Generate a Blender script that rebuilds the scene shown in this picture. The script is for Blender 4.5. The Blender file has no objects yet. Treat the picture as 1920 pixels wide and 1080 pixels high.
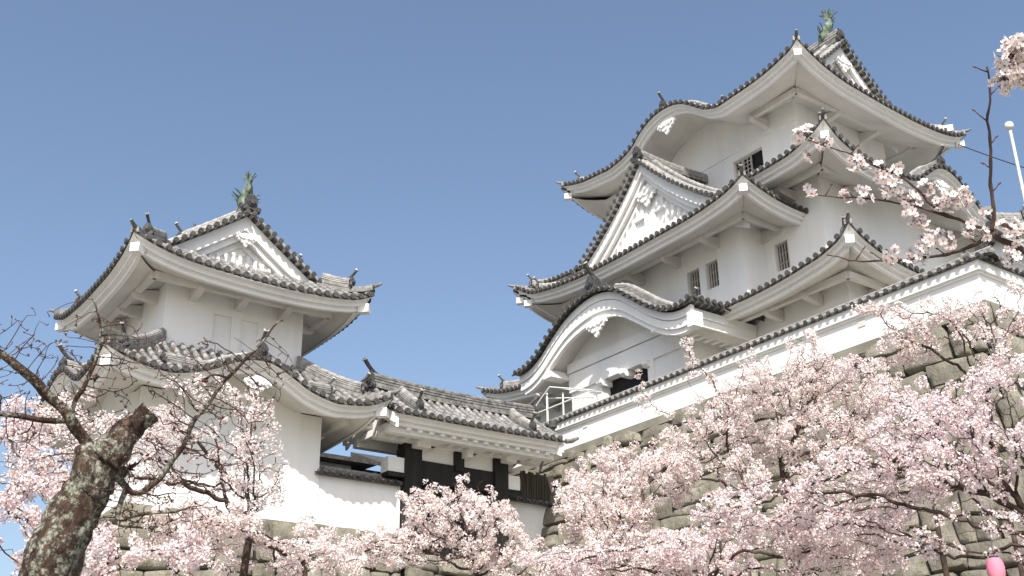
import bpy, math, random
import numpy as np
from mathutils import Vector, Matrix, noise as mnoise

SC = bpy.context.scene
COL = SC.collection

# ------------------------------------------------------------------ camera
# world: +X recedes to the right along the tower and gate fronts, +Y recedes to the
# left along the keep's long front, +Z up, one unit = one metre, eye at the origin
F_PX, PITCH, ROLL, AZ = 2135.0, math.radians(23.24), math.radians(-0.79), math.radians(54.03)
_h = Vector((math.cos(AZ), math.sin(AZ), 0)); _z = Vector((0, 0, 1)); _r = Vector((math.sin(AZ), -math.cos(AZ), 0))
_f = math.cos(PITCH)*_h + math.sin(PITCH)*_z
_u = -math.sin(PITCH)*_h + math.cos(PITCH)*_z
_R = math.cos(ROLL)*_r + math.sin(ROLL)*_u
_U = -math.sin(ROLL)*_r + math.cos(ROLL)*_u
cam_data = bpy.data.cameras.new('camera')
cam = bpy.data.objects.new('camera', cam_data); COL.objects.link(cam)
cam.matrix_world = Matrix((( _R.x, _U.x, -_f.x, 0), (_R.y, _U.y, -_f.y, 0), (_R.z, _U.z, -_f.z, 0), (0, 0, 0, 1)))
cam_data.sensor_width = 36.0
cam_data.lens = F_PX/1920*36.0
cam_data.clip_start = 0.1
cam_data.clip_end = 3000
SC.camera = cam

# ------------------------------------------------------------------ sky, sun, exposure
SUN_EL, SUN_REL = math.radians(48), math.radians(40)
to_sun = Vector((-math.sin(SUN_REL)*math.cos(SUN_EL), -math.cos(SUN_REL)*math.cos(SUN_EL), math.sin(SUN_EL)))
world = bpy.data.worlds.new('World'); SC.world = world; world.use_nodes = True
wn = world.node_tree
for n in list(wn.nodes): wn.nodes.remove(n)
sky = wn.nodes.new('ShaderNodeTexSky'); sky.sky_type = 'NISHITA'; sky.sun_disc = False
sky.sun_elevation = SUN_EL; sky.sun_rotation = math.atan2(to_sun.x, to_sun.y)
sky.air_density = 1.0; sky.dust_density = 3.0; sky.ozone_density = 1.0; sky.altitude = 100
bg = wn.nodes.new('ShaderNodeBackground'); bg.inputs['Strength'].default_value = 0.135
wo = wn.nodes.new('ShaderNodeOutputWorld')
wn.links.new(sky.outputs[0], bg.inputs['Color']); wn.links.new(bg.outputs[0], wo.inputs['Surface'])
sl = bpy.data.lights.new('sun', 'SUN'); sl.energy = 4.6; sl.angle = math.radians(0.5); sl.color = (1.0, 0.95, 0.87)
so = bpy.data.objects.new('sun', sl); COL.objects.link(so)
so.rotation_euler = (-to_sun).to_track_quat('-Z', 'Y').to_euler()
SC.view_settings.view_transform = 'Standard'; SC.view_settings.look = 'None'
SC.view_settings.gamma = 1; SC.view_settings.exposure = 0.5
SC.cycles.max_bounces = 6; SC.cycles.diffuse_bounces = 4; SC.cycles.transparent_max_bounces = 6

# ------------------------------------------------------------------ helpers
class MB:
    """collects quads / polygons, builds ONE mesh object"""
    def __init__(s): s.v = []; s.f = []; s.n = 0; s.mi = []; s.cur = 0
    def add(s, V, Fs):
        V = np.asarray(V, float).reshape(-1, 3)
        s.v.append(V); b = s.n
        s.f.extend([tuple(i+b for i in f) for f in Fs]); s.n += len(V); s.mark()
    def mark(s): s.mi.extend([s.cur]*(len(s.f)-len(s.mi)))
    def grid(s, P, closed=False):
        P = np.asarray(P, float); n, m = P.shape[:2]
        fs = []
        for i in range(n-1):
            for j in range(m if closed else m-1):
                k = (j+1) % m
                fs.append((i*m+j, i*m+k, (i+1)*m+k, (i+1)*m+j))
        s.add(P.reshape(-1, 3), fs)
    def box8(s, P):
        s.add(P, [(0, 3, 2, 1), (4, 5, 6, 7), (0, 1, 5, 4), (1, 2, 6, 5), (2, 3, 7, 6), (3, 0, 4, 7)])
    def box(s, a, b):
        x0, y0, z0 = a; x1, y1, z1 = b
        s.box8([(x0, y0, z0), (x1, y0, z0), (x1, y1, z0), (x0, y1, z0), (x0, y0, z1), (x1, y0, z1), (x1, y1, z1), (x0, y1, z1)])
    def obox(s, c, A, B, Cc):
        """oriented box: centre and three half-extent vectors"""
        c, A, B, Cc = (np.asarray(q, float) for q in (c, A, B, Cc))
        s.box8([c-A-B-Cc, c+A-B-Cc, c+A+B-Cc, c-A+B-Cc, c-A-B+Cc, c+A-B+Cc, c+A+B+Cc, c-A+B+Cc])
    def prism(s, poly, ext):
        poly = np.asarray(poly, float); e = np.asarray(ext, float); n = len(poly)
        s.add(np.vstack([poly, poly+e]), [tuple(range(n)), tuple(range(2*n-1, n-1, -1))] + [(i, (i+1) % n, n+(i+1) % n, n+i) for i in range(n)])
    def tube(s, pts, r, seg=8, cap=True):
        pts = np.asarray(pts, float); n = len(pts)
        r = np.full(n, r) if np.isscalar(r) else np.asarray(r, float)
        T = np.gradient(pts, axis=0); T /= np.linalg.norm(T, axis=1)[:, None]+1e-9
        ref = np.array([0, 0, 1.]) if abs(T[0][2]) < .9 else np.array([1., 0, 0])
        a = np.cross(T[0], ref); a /= np.linalg.norm(a)
        ang = np.linspace(0, 2*np.pi, seg, endpoint=False); ca, sa = np.cos(ang), np.sin(ang)
        R = []
        for i in range(n):
            a = a-T[i]*a.dot(T[i]); a /= np.linalg.norm(a)+1e-9
            b = np.cross(T[i], a)
            R.append(pts[i]+r[i]*(ca[:, None]*a+sa[:, None]*b))
        base = s.n
        s.grid(np.array(R), closed=True)
        if cap:
            s.f.append(tuple(base+j for j in range(seg))[::-1]); s.f.append(tuple(base+(n-1)*seg+j for j in range(seg))); s.mark()
    def disc(s, c, axis, r, t=.03, seg=10):
        axis = np.asarray(axis, float); axis /= np.linalg.norm(axis)
        s.tube([np.asarray(c)-axis*t, np.asarray(c)+axis*t], r, seg)
    def sweep(s, path, rects):
        """rects: list of (side0, side1, z0, z1) cross-sections swept along a path, sides horizontal"""
        path = np.asarray(path, float); T = np.gradient(path, axis=0); T[:, 2] = 0
        T /= np.linalg.norm(T, axis=1)[:, None]+1e-9
        S = np.stack([T[:, 1], -T[:, 0], 0*T[:, 0]], 1)
        for s0, s1, z0, z1 in rects:
            P = np.stack([path+S*s0+[0, 0, z0], path+S*s1+[0, 0, z0], path+S*s1+[0, 0, z1], path+S*s0+[0, 0, z1]], 1)
            b = s.n; s.grid(P, closed=True)
            m = len(path)-1
            s.f.append((b, b+1, b+2, b+3)); s.f.append((b+4*m+3, b+4*m+2, b+4*m+1, b+4*m)); s.mark()
    def build(s, name, mat, parent=None, smooth=False, auto=None):
        if not s.v: return None
        V = np.vstack(s.v)
        me = bpy.data.meshes.new(name)
        me.vertices.add(len(V)); me.vertices.foreach_set('co', V.astype(np.float32).ravel())
        tot = np.fromiter((len(f) for f in s.f), np.int32, len(s.f))
        idx = np.fromiter((i for f in s.f for i in f), np.int32, int(tot.sum()))
        me.loops.add(len(idx)); me.loops.foreach_set('vertex_index', idx)
        me.polygons.add(len(tot)); st = np.zeros(len(tot), np.int32); st[1:] = np.cumsum(tot)[:-1]
        me.polygons.foreach_set('loop_start', st)
        me.polygons.foreach_set('use_smooth', np.full(len(tot), bool(smooth)))
        me.update(calc_edges=True); me.validate()
        if auto: me.set_sharp_from_angle(angle=math.radians(auto))
        for q in (mat if isinstance(mat, (list, tuple)) else [mat]): me.materials.append(q)
        if isinstance(mat, (list, tuple)): s.mark(); me.polygons.foreach_set('material_index', np.array(s.mi, np.int32))
        o = bpy.data.objects.new(name, me); COL.objects.link(o)
        if parent is not None: o.parent = parent
        return o

def tag(o, label=None, cat=None, group=None, kind=None):
    if label: o['label'] = label
    if cat: o['category'] = cat
    if group: o['group'] = group
    if kind: o['kind'] = kind
    return o
def thing(name, label, cat, group=None, loc=(0, 0, 0)):
    o = bpy.data.objects.new(name, None); COL.objects.link(o); o.empty_display_size = .5
    o.location = loc
    return tag(o, label, cat, group)

class Curve1:
    """smooth curve through (x, z) points"""
    def __init__(s, pts):
        p = sorted(pts); s.x = np.array([q[0] for q in p], float); s.y = np.array([q[1] for q in p], float)
        h = np.diff(s.x); d = np.diff(s.y)/h
        m = np.zeros(len(p)); m[0], m[-1] = d[0], d[-1]
        m[1:-1] = (d[:-1]*h[1:]+d[1:]*h[:-1])/(h[:-1]+h[1:])
        s.m = m
    def __call__(s, t):
        t = np.clip(np.asarray(t, float), s.x[0], s.x[-1]); i = np.clip(np.searchsorted(s.x, t)-1, 0, len(s.x)-2)
        h = s.x[i+1]-s.x[i]; u = (t-s.x[i])/h
        return (2*u**3-3*u**2+1)*s.y[i]+(u**3-2*u**2+u)*h*s.m[i]+(-2*u**3+3*u**2)*s.y[i+1]+(u**3-u**2)*h*s.m[i+1]

# ------------------------------------------------------------------ materials
def nodes(name):
    m = bpy.data.materials.new(name); m.use_nodes = True
    nt = m.node_tree; b = nt.nodes['Principled BSDF']
    return m, nt, b
def N(nt, t, **kw):
    n = nt.nodes.new(t)
    for k, v in kw.items():
        if k in n.inputs: n.inputs[k].default_value = v
        else: setattr(n, k, v)
    return n
def ramp(nt, fac, stops):
    r = nt.nodes.new('ShaderNodeValToRGB'); e = r.color_ramp.elements
    while len(e) < len(stops): e.new(.5)
    for q, (p, c) in zip(e, stops): q.position = p; q.color = (*c, 1)
    nt.links.new(fac, r.inputs[0]); return r.outputs[0]
def coord(nt, scale=(1, 1, 1)):
    tc = nt.nodes.new('ShaderNodeTexCoord'); mp = nt.nodes.new('ShaderNodeMapping'); mp.inputs['Scale'].default_value = scale
    nt.links.new(tc.outputs['Object'], mp.inputs[0]); return mp.outputs[0]
def noisy(name, stops, scale=3.0, rough=.7, bump=0.0, bscale=None, detail=6, stretch=(1, 1, 1), mix2=None, spec=.3, dist=.02):
    m, nt, b = nodes(name)
    c = coord(nt, stretch)
    n = N(nt, 'ShaderNodeTexNoise', Scale=scale, Detail=detail); nt.links.new(c, n.inputs['Vector'])
    col = ramp(nt, n.outputs['Fac'], stops)
    if mix2:
        s2, f0, f1, c2 = mix2
        n2 = N(nt, 'ShaderNodeTexNoise', Scale=s2, Detail=8, Roughness=.7); nt.links.new(coord(nt), n2.inputs['Vector'])
        fac = ramp(nt, n2.outputs['Fac'], [(f0, (0, 0, 0)), (f1, (1, 1, 1))])
        mx = nt.nodes.new('ShaderNodeMix'); mx.data_type = 'RGBA'
        nt.links.new(fac, mx.inputs[0]); nt.links.new(col, mx.inputs[6]); mx.inputs[7].default_value = (*c2, 1); col = mx.outputs[2]
    nt.links.new(col, b.inputs['Base Color']); b.inputs['Roughness'].default_value = rough
    b.inputs['Specular IOR Level'].default_value = spec
    if bump:
        nb = N(nt, 'ShaderNodeTexNoise', Scale=bscale or scale*4, Detail=8, Roughness=.65); nt.links.new(coord(nt), nb.inputs['Vector'])
        bp = N(nt, 'ShaderNodeBump', Strength=bump, Distance=dist); nt.links.new(nb.outputs['Fac'], bp.inputs['Height'])
        nt.links.new(bp.outputs[0], b.inputs['Normal'])
    return m
M = {}
M['plaster'] = noisy('white_plaster', [(.25, (.78, .775, .76)), (.6, (.83, .825, .81))], scale=1.2, rough=.8, bump=.15, bscale=18, spec=.2, dist=.01, stretch=(1, 1, .25))
_m = M['plaster']; _nt = _m.node_tree; _b = _nt.nodes['Principled BSDF']; _src = _b.inputs['Base Color'].links[0].from_socket
_n = N(_nt, 'ShaderNodeTexNoise', Scale=2.2, Detail=8, Roughness=.7); _nt.links.new(coord(_nt, (1.6, 1.6, .12)), _n.inputs['Vector'])
_f = ramp(_nt, _n.outputs['Fac'], [(.52, (0, 0, 0)), (.8, (.32, .32, .32))])
_x = _nt.nodes.new('ShaderNodeMix'); _x.data_type = 'RGBA'; _nt.links.new(_f, _x.inputs[0]); _nt.links.new(_src, _x.inputs[6]); _x.inputs[7].default_value = (.55, .535, .50, 1); _nt.links.new(_x.outputs[2], _b.inputs['Base Color'])   # faint rain streaks
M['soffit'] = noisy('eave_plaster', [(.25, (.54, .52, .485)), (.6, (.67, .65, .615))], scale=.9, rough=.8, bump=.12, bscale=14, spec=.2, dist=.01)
M['tile'] = noisy('grey_roof_tile', [(.3, (.03, .03, .03)), (.55, (.07, .07, .068)), (.8, (.15, .145, .135))], scale=5, rough=.55, bump=.3, bscale=30, mix2=(2.5, .52, .7, (.16, .15, .12)))
M['cover'] = noisy('weathered_cover_tile', [(.3, (.12, .12, .119)), (.52, (.23, .227, .222)), (.75, (.40, .392, .378))], scale=4.5, rough=.5, bump=.3, bscale=30, mix2=(3.1, .55, .72, (.2, .17, .12)), spec=.4)
M['ridge'] = noisy('ridge_tile', [(.3, (.10, .10, .098)), (.55, (.21, .205, .195)), (.8, (.36, .35, .33))], scale=6, rough=.5, bump=.3, bscale=40, mix2=(4.1, .5, .66, (.07, .065, .055)), spec=.4)
M['ridge_light'] = noisy('limed_ridge_tile', [(.3, (.18, .178, .172)), (.55, (.32, .313, .30)), (.8, (.47, .455, .43))], scale=6, rough=.5, bump=.3, bscale=40, mix2=(4.1, .55, .68, (.10, .09, .075)), spec=.4)
M['tile_end'] = noisy('dark_round_tile_end', [(.3, (.035, .033, .032)), (.7, (.10, .093, .085))], scale=9, rough=.6, bump=.3, bscale=30)
M['oni'] = noisy('dark_ornament_tile', [(.3, (.03, .03, .03)), (.7, (.10, .098, .095))], scale=9, rough=.5, bump=.4, bscale=30)
M['copper'] = noisy('green_copper', [(.3, (.035, .045, .035)), (.5, (.12, .165, .13)), (.75, (.30, .38, .30))], scale=6, rough=.6, bump=.4, bscale=25, mix2=(5, .55, .65, (.12, .10, .06)))
M['wood'] = noisy('black_timber', [(.3, (.010, .009, .009)), (.7, (.028, .024, .021))], scale=3, rough=.6, bump=.4, bscale=20, stretch=(1, 1, .15))
M['fence'] = noisy('weathered_boards', [(.3, (.035, .03, .024)), (.7, (.10, .085, .065))], scale=6, rough=.8, bump=.5, bscale=20, stretch=(3, 3, .2))
M['dark'] = noisy('dark_interior', [(.3, (.006, .006, .007)), (.7, (.012, .012, .014))], scale=2, rough=.6)
M['lattice'] = noisy('lattice_bar', [(.3, (.38, .35, .31)), (.7, (.5, .47, .43))], scale=5, rough=.7)
M['white_metal'] = noisy('white_painted_metal', [(.3, (.76, .76, .72)), (.7, (.82, .82, .78))], scale=5, rough=.4)
M['steel'] = noisy('pale_steel', [(.3, (.6, .6, .6)), (.7, (.72, .72, .72))], scale=5, rough=.35)
M['ring'] = noisy('pale_tile_crest', [(.3, (.50, .48, .45)), (.7, (.66, .64, .6))], scale=20, rough=.6)
M['stone'] = noisy('rampart_stone', [(.28, (.10, .092, .075)), (.5, (.22, .205, .168)), (.72, (.36, .34, .29))], scale=1.3, rough=.9, bump=1.0, bscale=9, mix2=(2.6, .5, .66, (.13, .125, .075)), spec=.15, dist=.06)
M['gap'] = noisy('dark_gap', [(.3, (.02, .018, .015)), (.7, (.05, .045, .035))], scale=3, rough=.95)
M['bark'] = noisy('cherry_bark', [(.3, (.035, .025, .02)), (.6, (.085, .06, .05)), (.8, (.17, .13, .11))], scale=6, rough=.9, bump=.8, bscale=14, spec=.15, stretch=(1, 1, 1.6))
M['twig'] = noisy('cherry_twig', [(.3, (.035, .022, .018)), (.7, (.10, .065, .055))], scale=8, rough=.8, spec=.2)
M['bud'] = noisy('cherry_bud', [(.3, (.09, .045, .035)), (.7, (.17, .09, .07))], scale=20, rough=.7)
M['ground'] = noisy('pale_gravel_ground', [(.3, (.14, .13, .105)), (.55, (.23, .22, .185)), (.8, (.30, .285, .245))], scale=.8, rough=.95, bump=.6, bscale=5)
M['cable'] = noisy('black_cable', [(.3, (.02, .02, .025)), (.7, (.03, .03, .035))], scale=2, rough=.6)
M['lantern'] = noisy('pink_paper', [(.3, (.62, .16, .25)), (.7, (.74, .26, .34))], scale=2, rough=.7)

def old_bark():
    m, nt, b = nodes('lichened_old_bark')
    c = coord(nt, (1, 1, .35))
    n = N(nt, 'ShaderNodeTexNoise', Scale=14, Detail=8, Roughness=.7); nt.links.new(c, n.inputs['Vector'])
    col = ramp(nt, n.outputs['Fac'], [(.3, (.018, .012, .009)), (.52, (.075, .048, .036)), (.75, (.21, .145, .11))])
    n2 = N(nt, 'ShaderNodeTexNoise', Scale=13, Detail=12, Roughness=.8); nt.links.new(coord(nt), n2.inputs['Vector'])
    f2 = ramp(nt, n2.outputs['Fac'], [(.48, (0, 0, 0)), (.55, (1, 1, 1))])
    v = N(nt, 'ShaderNodeTexNoise', Scale=60, Detail=4); nt.links.new(coord(nt), v.inputs['Vector'])
    lich = ramp(nt, v.outputs['Fac'], [(.38, (.10, .098, .07)), (.62, (.46, .46, .39))])
    mx = nt.nodes.new('ShaderNodeMix'); mx.data_type = 'RGBA'
    nt.links.new(f2, mx.inputs[0]); nt.links.new(col, mx.inputs[6]); nt.links.new(lich, mx.inputs[7])
    nt.links.new(mx.outputs[2], b.inputs['Base Color']); b.inputs['Roughness'].default_value = .92
    b.inputs['Specular IOR Level'].default_value = .15
    bp = N(nt, 'ShaderNodeBump', Strength=1.0, Distance=.05); nt.links.new(n.outputs['Fac'], bp.inputs['Height'])
    nt.links.new(bp.outputs[0], b.inputs['Normal'])
    return m
M['oldbark'] = old_bark()

def petal_mat(name, c0, c1, c2):
    m, nt, b = nodes(name)
    at = nt.nodes.new('ShaderNodeAttribute'); at.attribute_name = 'tint'
    col = ramp(nt, at.outputs['Fac'], [(0, c0), (.5, c1), (1, c2)])
    d = nt.nodes.new('ShaderNodeBsdfDiffuse'); t = nt.nodes.new('ShaderNodeBsdfTranslucent')
    nt.links.new(col, d.inputs[0]); nt.links.new(col, t.inputs[0])
    mx = nt.nodes.new('ShaderNodeMixShader'); mx.inputs[0].default_value = .35
    nt.links.new(d.outputs[0], mx.inputs[1]); nt.links.new(t.outputs[0], mx.inputs[2])
    nt.links.new(mx.outputs[0], nt.nodes['Material Output'].inputs[0])
    return m
M['petal'] = petal_mat('blossom_petal', (.64, .47, .45), (.86, .75, .72), (.93, .89, .87))
M['petal_pink'] = petal_mat('pink_blossom_petal', (.60, .43, .44), (.84, .71, .71), (.92, .86, .855))
# ------------------------------------------------------------------ roof library
SP = 0.30            # spacing of the cover-tile rows
def v3(xy, z): return np.array([xy[0], xy[1], z])

TM = [M['tile'], M['tile_end']]
class Side:
    """one eave of a roof: a runs along the eave (world x or y), d runs inward from it"""
    def __init__(s, key, rect, base, bump, prof, D, Dl, rise_to=None):
        x0, y0, x1, y1 = rect; s.key = key
        if key == '-X': s.O, s.A, s.D, s.a0, s.L = (x0, y0), (0, 1), (1, 0), y0, y1-y0
        if key == '+X': s.O, s.A, s.D, s.a0, s.L = (x1, y0), (0, 1), (-1, 0), y0, y1-y0
        if key == '-Y': s.O, s.A, s.D, s.a0, s.L = (x0, y0), (1, 0), (0, 1), x0, x1-x0
        if key == '+Y': s.O, s.A, s.D, s.a0, s.L = (x0, y1), (1, 0), (0, -1), x0, x1-x0
        s.O, s.A, s.D = (np.array(q, float) for q in (s.O, s.A, s.D))
        s.base, s.prof, s.Dl = base, prof, Dl; s.Dm = D
        s.bump = Curve1(bump) if bump else None
        if bump: s.b0, s.b1 = s.bump.x[0], s.bump.x[-1]
    def zb(s, a): return s.base(s.a0+np.asarray(a, float))
    def zk(s, a):
        q = s.a0+np.asarray(a, float)
        if s.bump is None: return np.full(np.shape(q), -1e3)
        return np.where((q > s.b0) & (q < s.b1), s.bump(q), -1e3)
    def ze(s, a): return np.maximum(s.zb(a), s.zk(a))
    def z(s, a, d, zm):
        a = np.asarray(a, float); d = np.asarray(d, float)
        z0 = zm+(s.zb(a)-zm)*np.clip(1-np.clip(d, 0, None)/s.Dl, 0, 1)+s.prof(np.clip(d, 0, None))
        return np.maximum(z0, s.zk(a))
    def P(s, a, d, z):
        a, d, z = np.broadcast_arrays(np.asarray(a, float), np.asarray(d, float), np.asarray(z, float))
        xy = s.O+a[..., None]*s.A+d[..., None]*s.D
        return np.concatenate([xy, z[..., None]], -1)

def half_row(mb, pts, S, r=.085, first=True):
    """one run of half-round cover tiles along pts; S is the horizontal side vector"""
    pts = np.asarray(pts, float); n = len(pts)
    T = np.gradient(pts, axis=0); T /= np.linalg.norm(T, axis=1)[:, None]
    S = np.asarray(S, float)
    U = np.cross(np.broadcast_to(S, T.shape), T); U *= np.sign(U[:, 2:3])+(U[:, 2:3] == 0)
    ang = np.radians(np.linspace(-15, 195, 7)); c, s_ = np.cos(ang), np.sin(ang)
    rings = []
    for i in range(n-1):
        for q, rr in ((i, r), (i+1, r*.84)):
            rings.append(pts[q]+rr*(c[:, None]*S+s_[:, None]*U[q]))
    mb.grid(np.array(rings))

def row_points(side, a, d0, d1, zm, dz):
    n = max(2, int(round((d1-d0)/.32))+1)
    d = np.linspace(d0, d1, n)
    return side.P(np.full(n, a), d, side.z(np.full(n, a), d, zm)+dz)

def tile_side(surf,  cover, side, zm, dmaxf, ranges, breaks, o=None):
    """tiled surface, cover rows, dark round tile ends"""
    S = np.array([side.A[0], side.A[1], 0])
    for r0, r1 in ranges:
        a = r0+SP/2
        while a < r1:
            dm = dmaxf(a)
            if dm > .2:
                half_row(cover, row_points(side, a, -.05, dm, zm, .10), S)
                c = side.P(a, -.06, side.ze(a)+.10)
                surf.cur = 1; surf.disc(c, np.append(side.D, 0), .095, .035, 9); surf.cur = 0
            a += SP
        cuts = [r0]+[b for b in breaks if r0 < b < r1]+[r1]
        for c0, c1 in zip(cuts[:-1], cuts[1:]):
            n = max(2, int((c1-c0)/.15)+1)
            aa = np.linspace(c0+1e-4, c1-1e-4, n); dm = np.array([max(dmaxf(q), .01) for q in aa])
            t = np.linspace(0, 1, 12)
            A_, D_ = np.broadcast_arrays(aa[None, :], t[:, None]*dm[None, :])
            P = side.P(A_, D_-.03*(1-t[:, None]), side.z(A_, D_, zm)+.06)
            low = side.P(aa, -.03, side.ze(aa)-.02)
            surf.grid(np.concatenate([low[None], P]))

def eave_boards(board, soff, side, zm, o, ranges, hip0=True, hip1=True, h1=.17, h2=.14, slope=.30):
    """white stepped eave board and the plastered underside back to the wall"""
    L = side.L
    for r0, r1 in ranges:
        n = max(6, int((r1-r0)/.18)); u = np.linspace(0, 1, n)
        def aa(d):
            lo = r0+(d if (hip0 and r0 < 1e-3) else 0); hi = r1-(d if (hip1 and abs(r1-L) < 1e-3) else 0)
            return lo+u*(hi-lo)
        def strip(d, dz):
            a = aa(d); return side.P(a, d, side.ze(a)+dz)
        rows = [(.0, -.015), (.17, -.04), (.17, -h1), (.28, -h1), (.28, -h1-.035), (.30, -h1-.035), (.30, -h1-h2), (.42, -h1-h2)]
        board.grid(np.array([strip(d, dz) for d, dz in rows]))
        ds = np.linspace(.42, o+.05, 7); R = []
        for d in ds:
            a = aa(d); fade = np.clip(1-(d-.34)/(o*1.25), 0, 1)
            zz = zm+(side.zb(a)-zm)*fade**1.3-(h1+h2)+slope*(d-.34)
            zz = np.maximum(zz, side.zk(a)-(h1+h2)+slope*.6*(d-.34))
            zz = np.minimum(zz, side.z(a, d, zm)-.05)
            R.append(side.P(a, d, zz))
        soff.grid(np.array(R))

RM = [M['ridge'], M['ridge_light']]
RIDGE = [(-.16, .16, -.06, .07), (-.125, .125, .07, .095), (-.155, .155, .095, .145), (-.12, .12, .145, .17), (-.15, .15, .17, .22), (-.11, .11, .22, .245), (-.13, .13, .245, .285)]
def ridge_stack(mb, path, k=1.0, tall=1.0, top=True):
    path = np.asarray(path, float)
    for a, b, c, d in RIDGE:
        mb.cur = 1 if b > .128 and c >= 0 else 0; mb.sweep(path, [(a*k, b*k, c*tall, d*tall)])
    mb.cur = 1
    if top:
        d = np.linalg.norm(np.diff(path, axis=0), axis=1); s = np.r_[0, np.cumsum(d)]
        n = max(3, int(s[-1]/.30)+1); t = np.linspace(0, s[-1], n)
        q = np.stack([np.interp(t, s, path[:, i]) for i in range(3)], 1)
        T = q[-1]-q[0]; S = np.array([T[1], -T[0], 0]); S /= np.linalg.norm(S)+1e-9
        half_row(mb, q+[0, 0, .285*tall], S, .10*k)
    mb.cur = 0

def oni(parent, pos, out, k=1.0, horn=True, name='ridge_end_ornament', tilt=.0):
    """ridge-end ornament tile: shield with scroll feet, boss, and an up-curved horn tile"""
    pos = np.asarray(pos, float); out = np.asarray(out, float); out = out/np.linalg.norm(out)
    S = np.array([out[1], -out[0], 0]); Z = np.array([0, 0, 1.])
    pl = [(-.34, -.06), (-.40, .04), (-.34, .13), (-.24, .12), (-.22, .24), (-.25, .34), (-.17, .45), (-.07, .52), (.07, .52), (.17, .45), (.25, .34), (.22, .24), (.24, .12), (.34, .13), (.40, .04), (.34, -.06), (.2, -.02), (0, .05), (-.2, -.02)]
    mb = MB(); mb.prism([pos+S*a*k*.8+Z*b*k for a, b in pl], out*.09*k)
    mb.disc(pos+out*.10*k+Z*.27*k, out, .15*k, .03, 12); mb.disc(pos+out*.14*k+Z*.27*k, out, .09*k, .03, 12)
    for sx in (-1, 1): mb.disc(pos+out*.10*k+S*sx*.24*k+Z*.05*k, out, .075*k, .025, 10)
    o = mb.build(name, M['oni'], parent)
    if horn:
        h = MB(); t = np.linspace(0, 1, 8)
        path = np.array([pos+out*(-.26+.50*q)*k+Z*(.44+.10*q+.32*q*q)*k for q in t])
        h.tube(path, np.linspace(.055, .065, 8)*k, 9); h.build('horn_tile', M['oni'], o)
        T = path[-1]-path[-2]; c = MB(); c.tube([path[-1]-T*.1, path[-1]+T/np.linalg.norm(T)*.03], .085*k, 12)
        T /= np.linalg.norm(T); c.build('horn_crest', M['ring'], o)
        c2 = MB(); c2.tube([path[-1]+T*.02, path[-1]+T*.045], .045*k, 10); c2.build('crest_centre', M['oni'], o)
    return o

def skirt_geo(rect, bases, bumps, prof, D, Dl):
    return {k: Side(k, rect, bases[k], bumps.get(k), prof, D, Dl) for k in bases}

def full_ranges(sd, cut):
    """ranges along a side (absolute coords in cut) turned to local a"""
    return [(max(0, c0-sd.a0), min(sd.L, c1-sd.a0)) for c0, c1 in cut] if cut else [(0, sd.L)]

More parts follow.
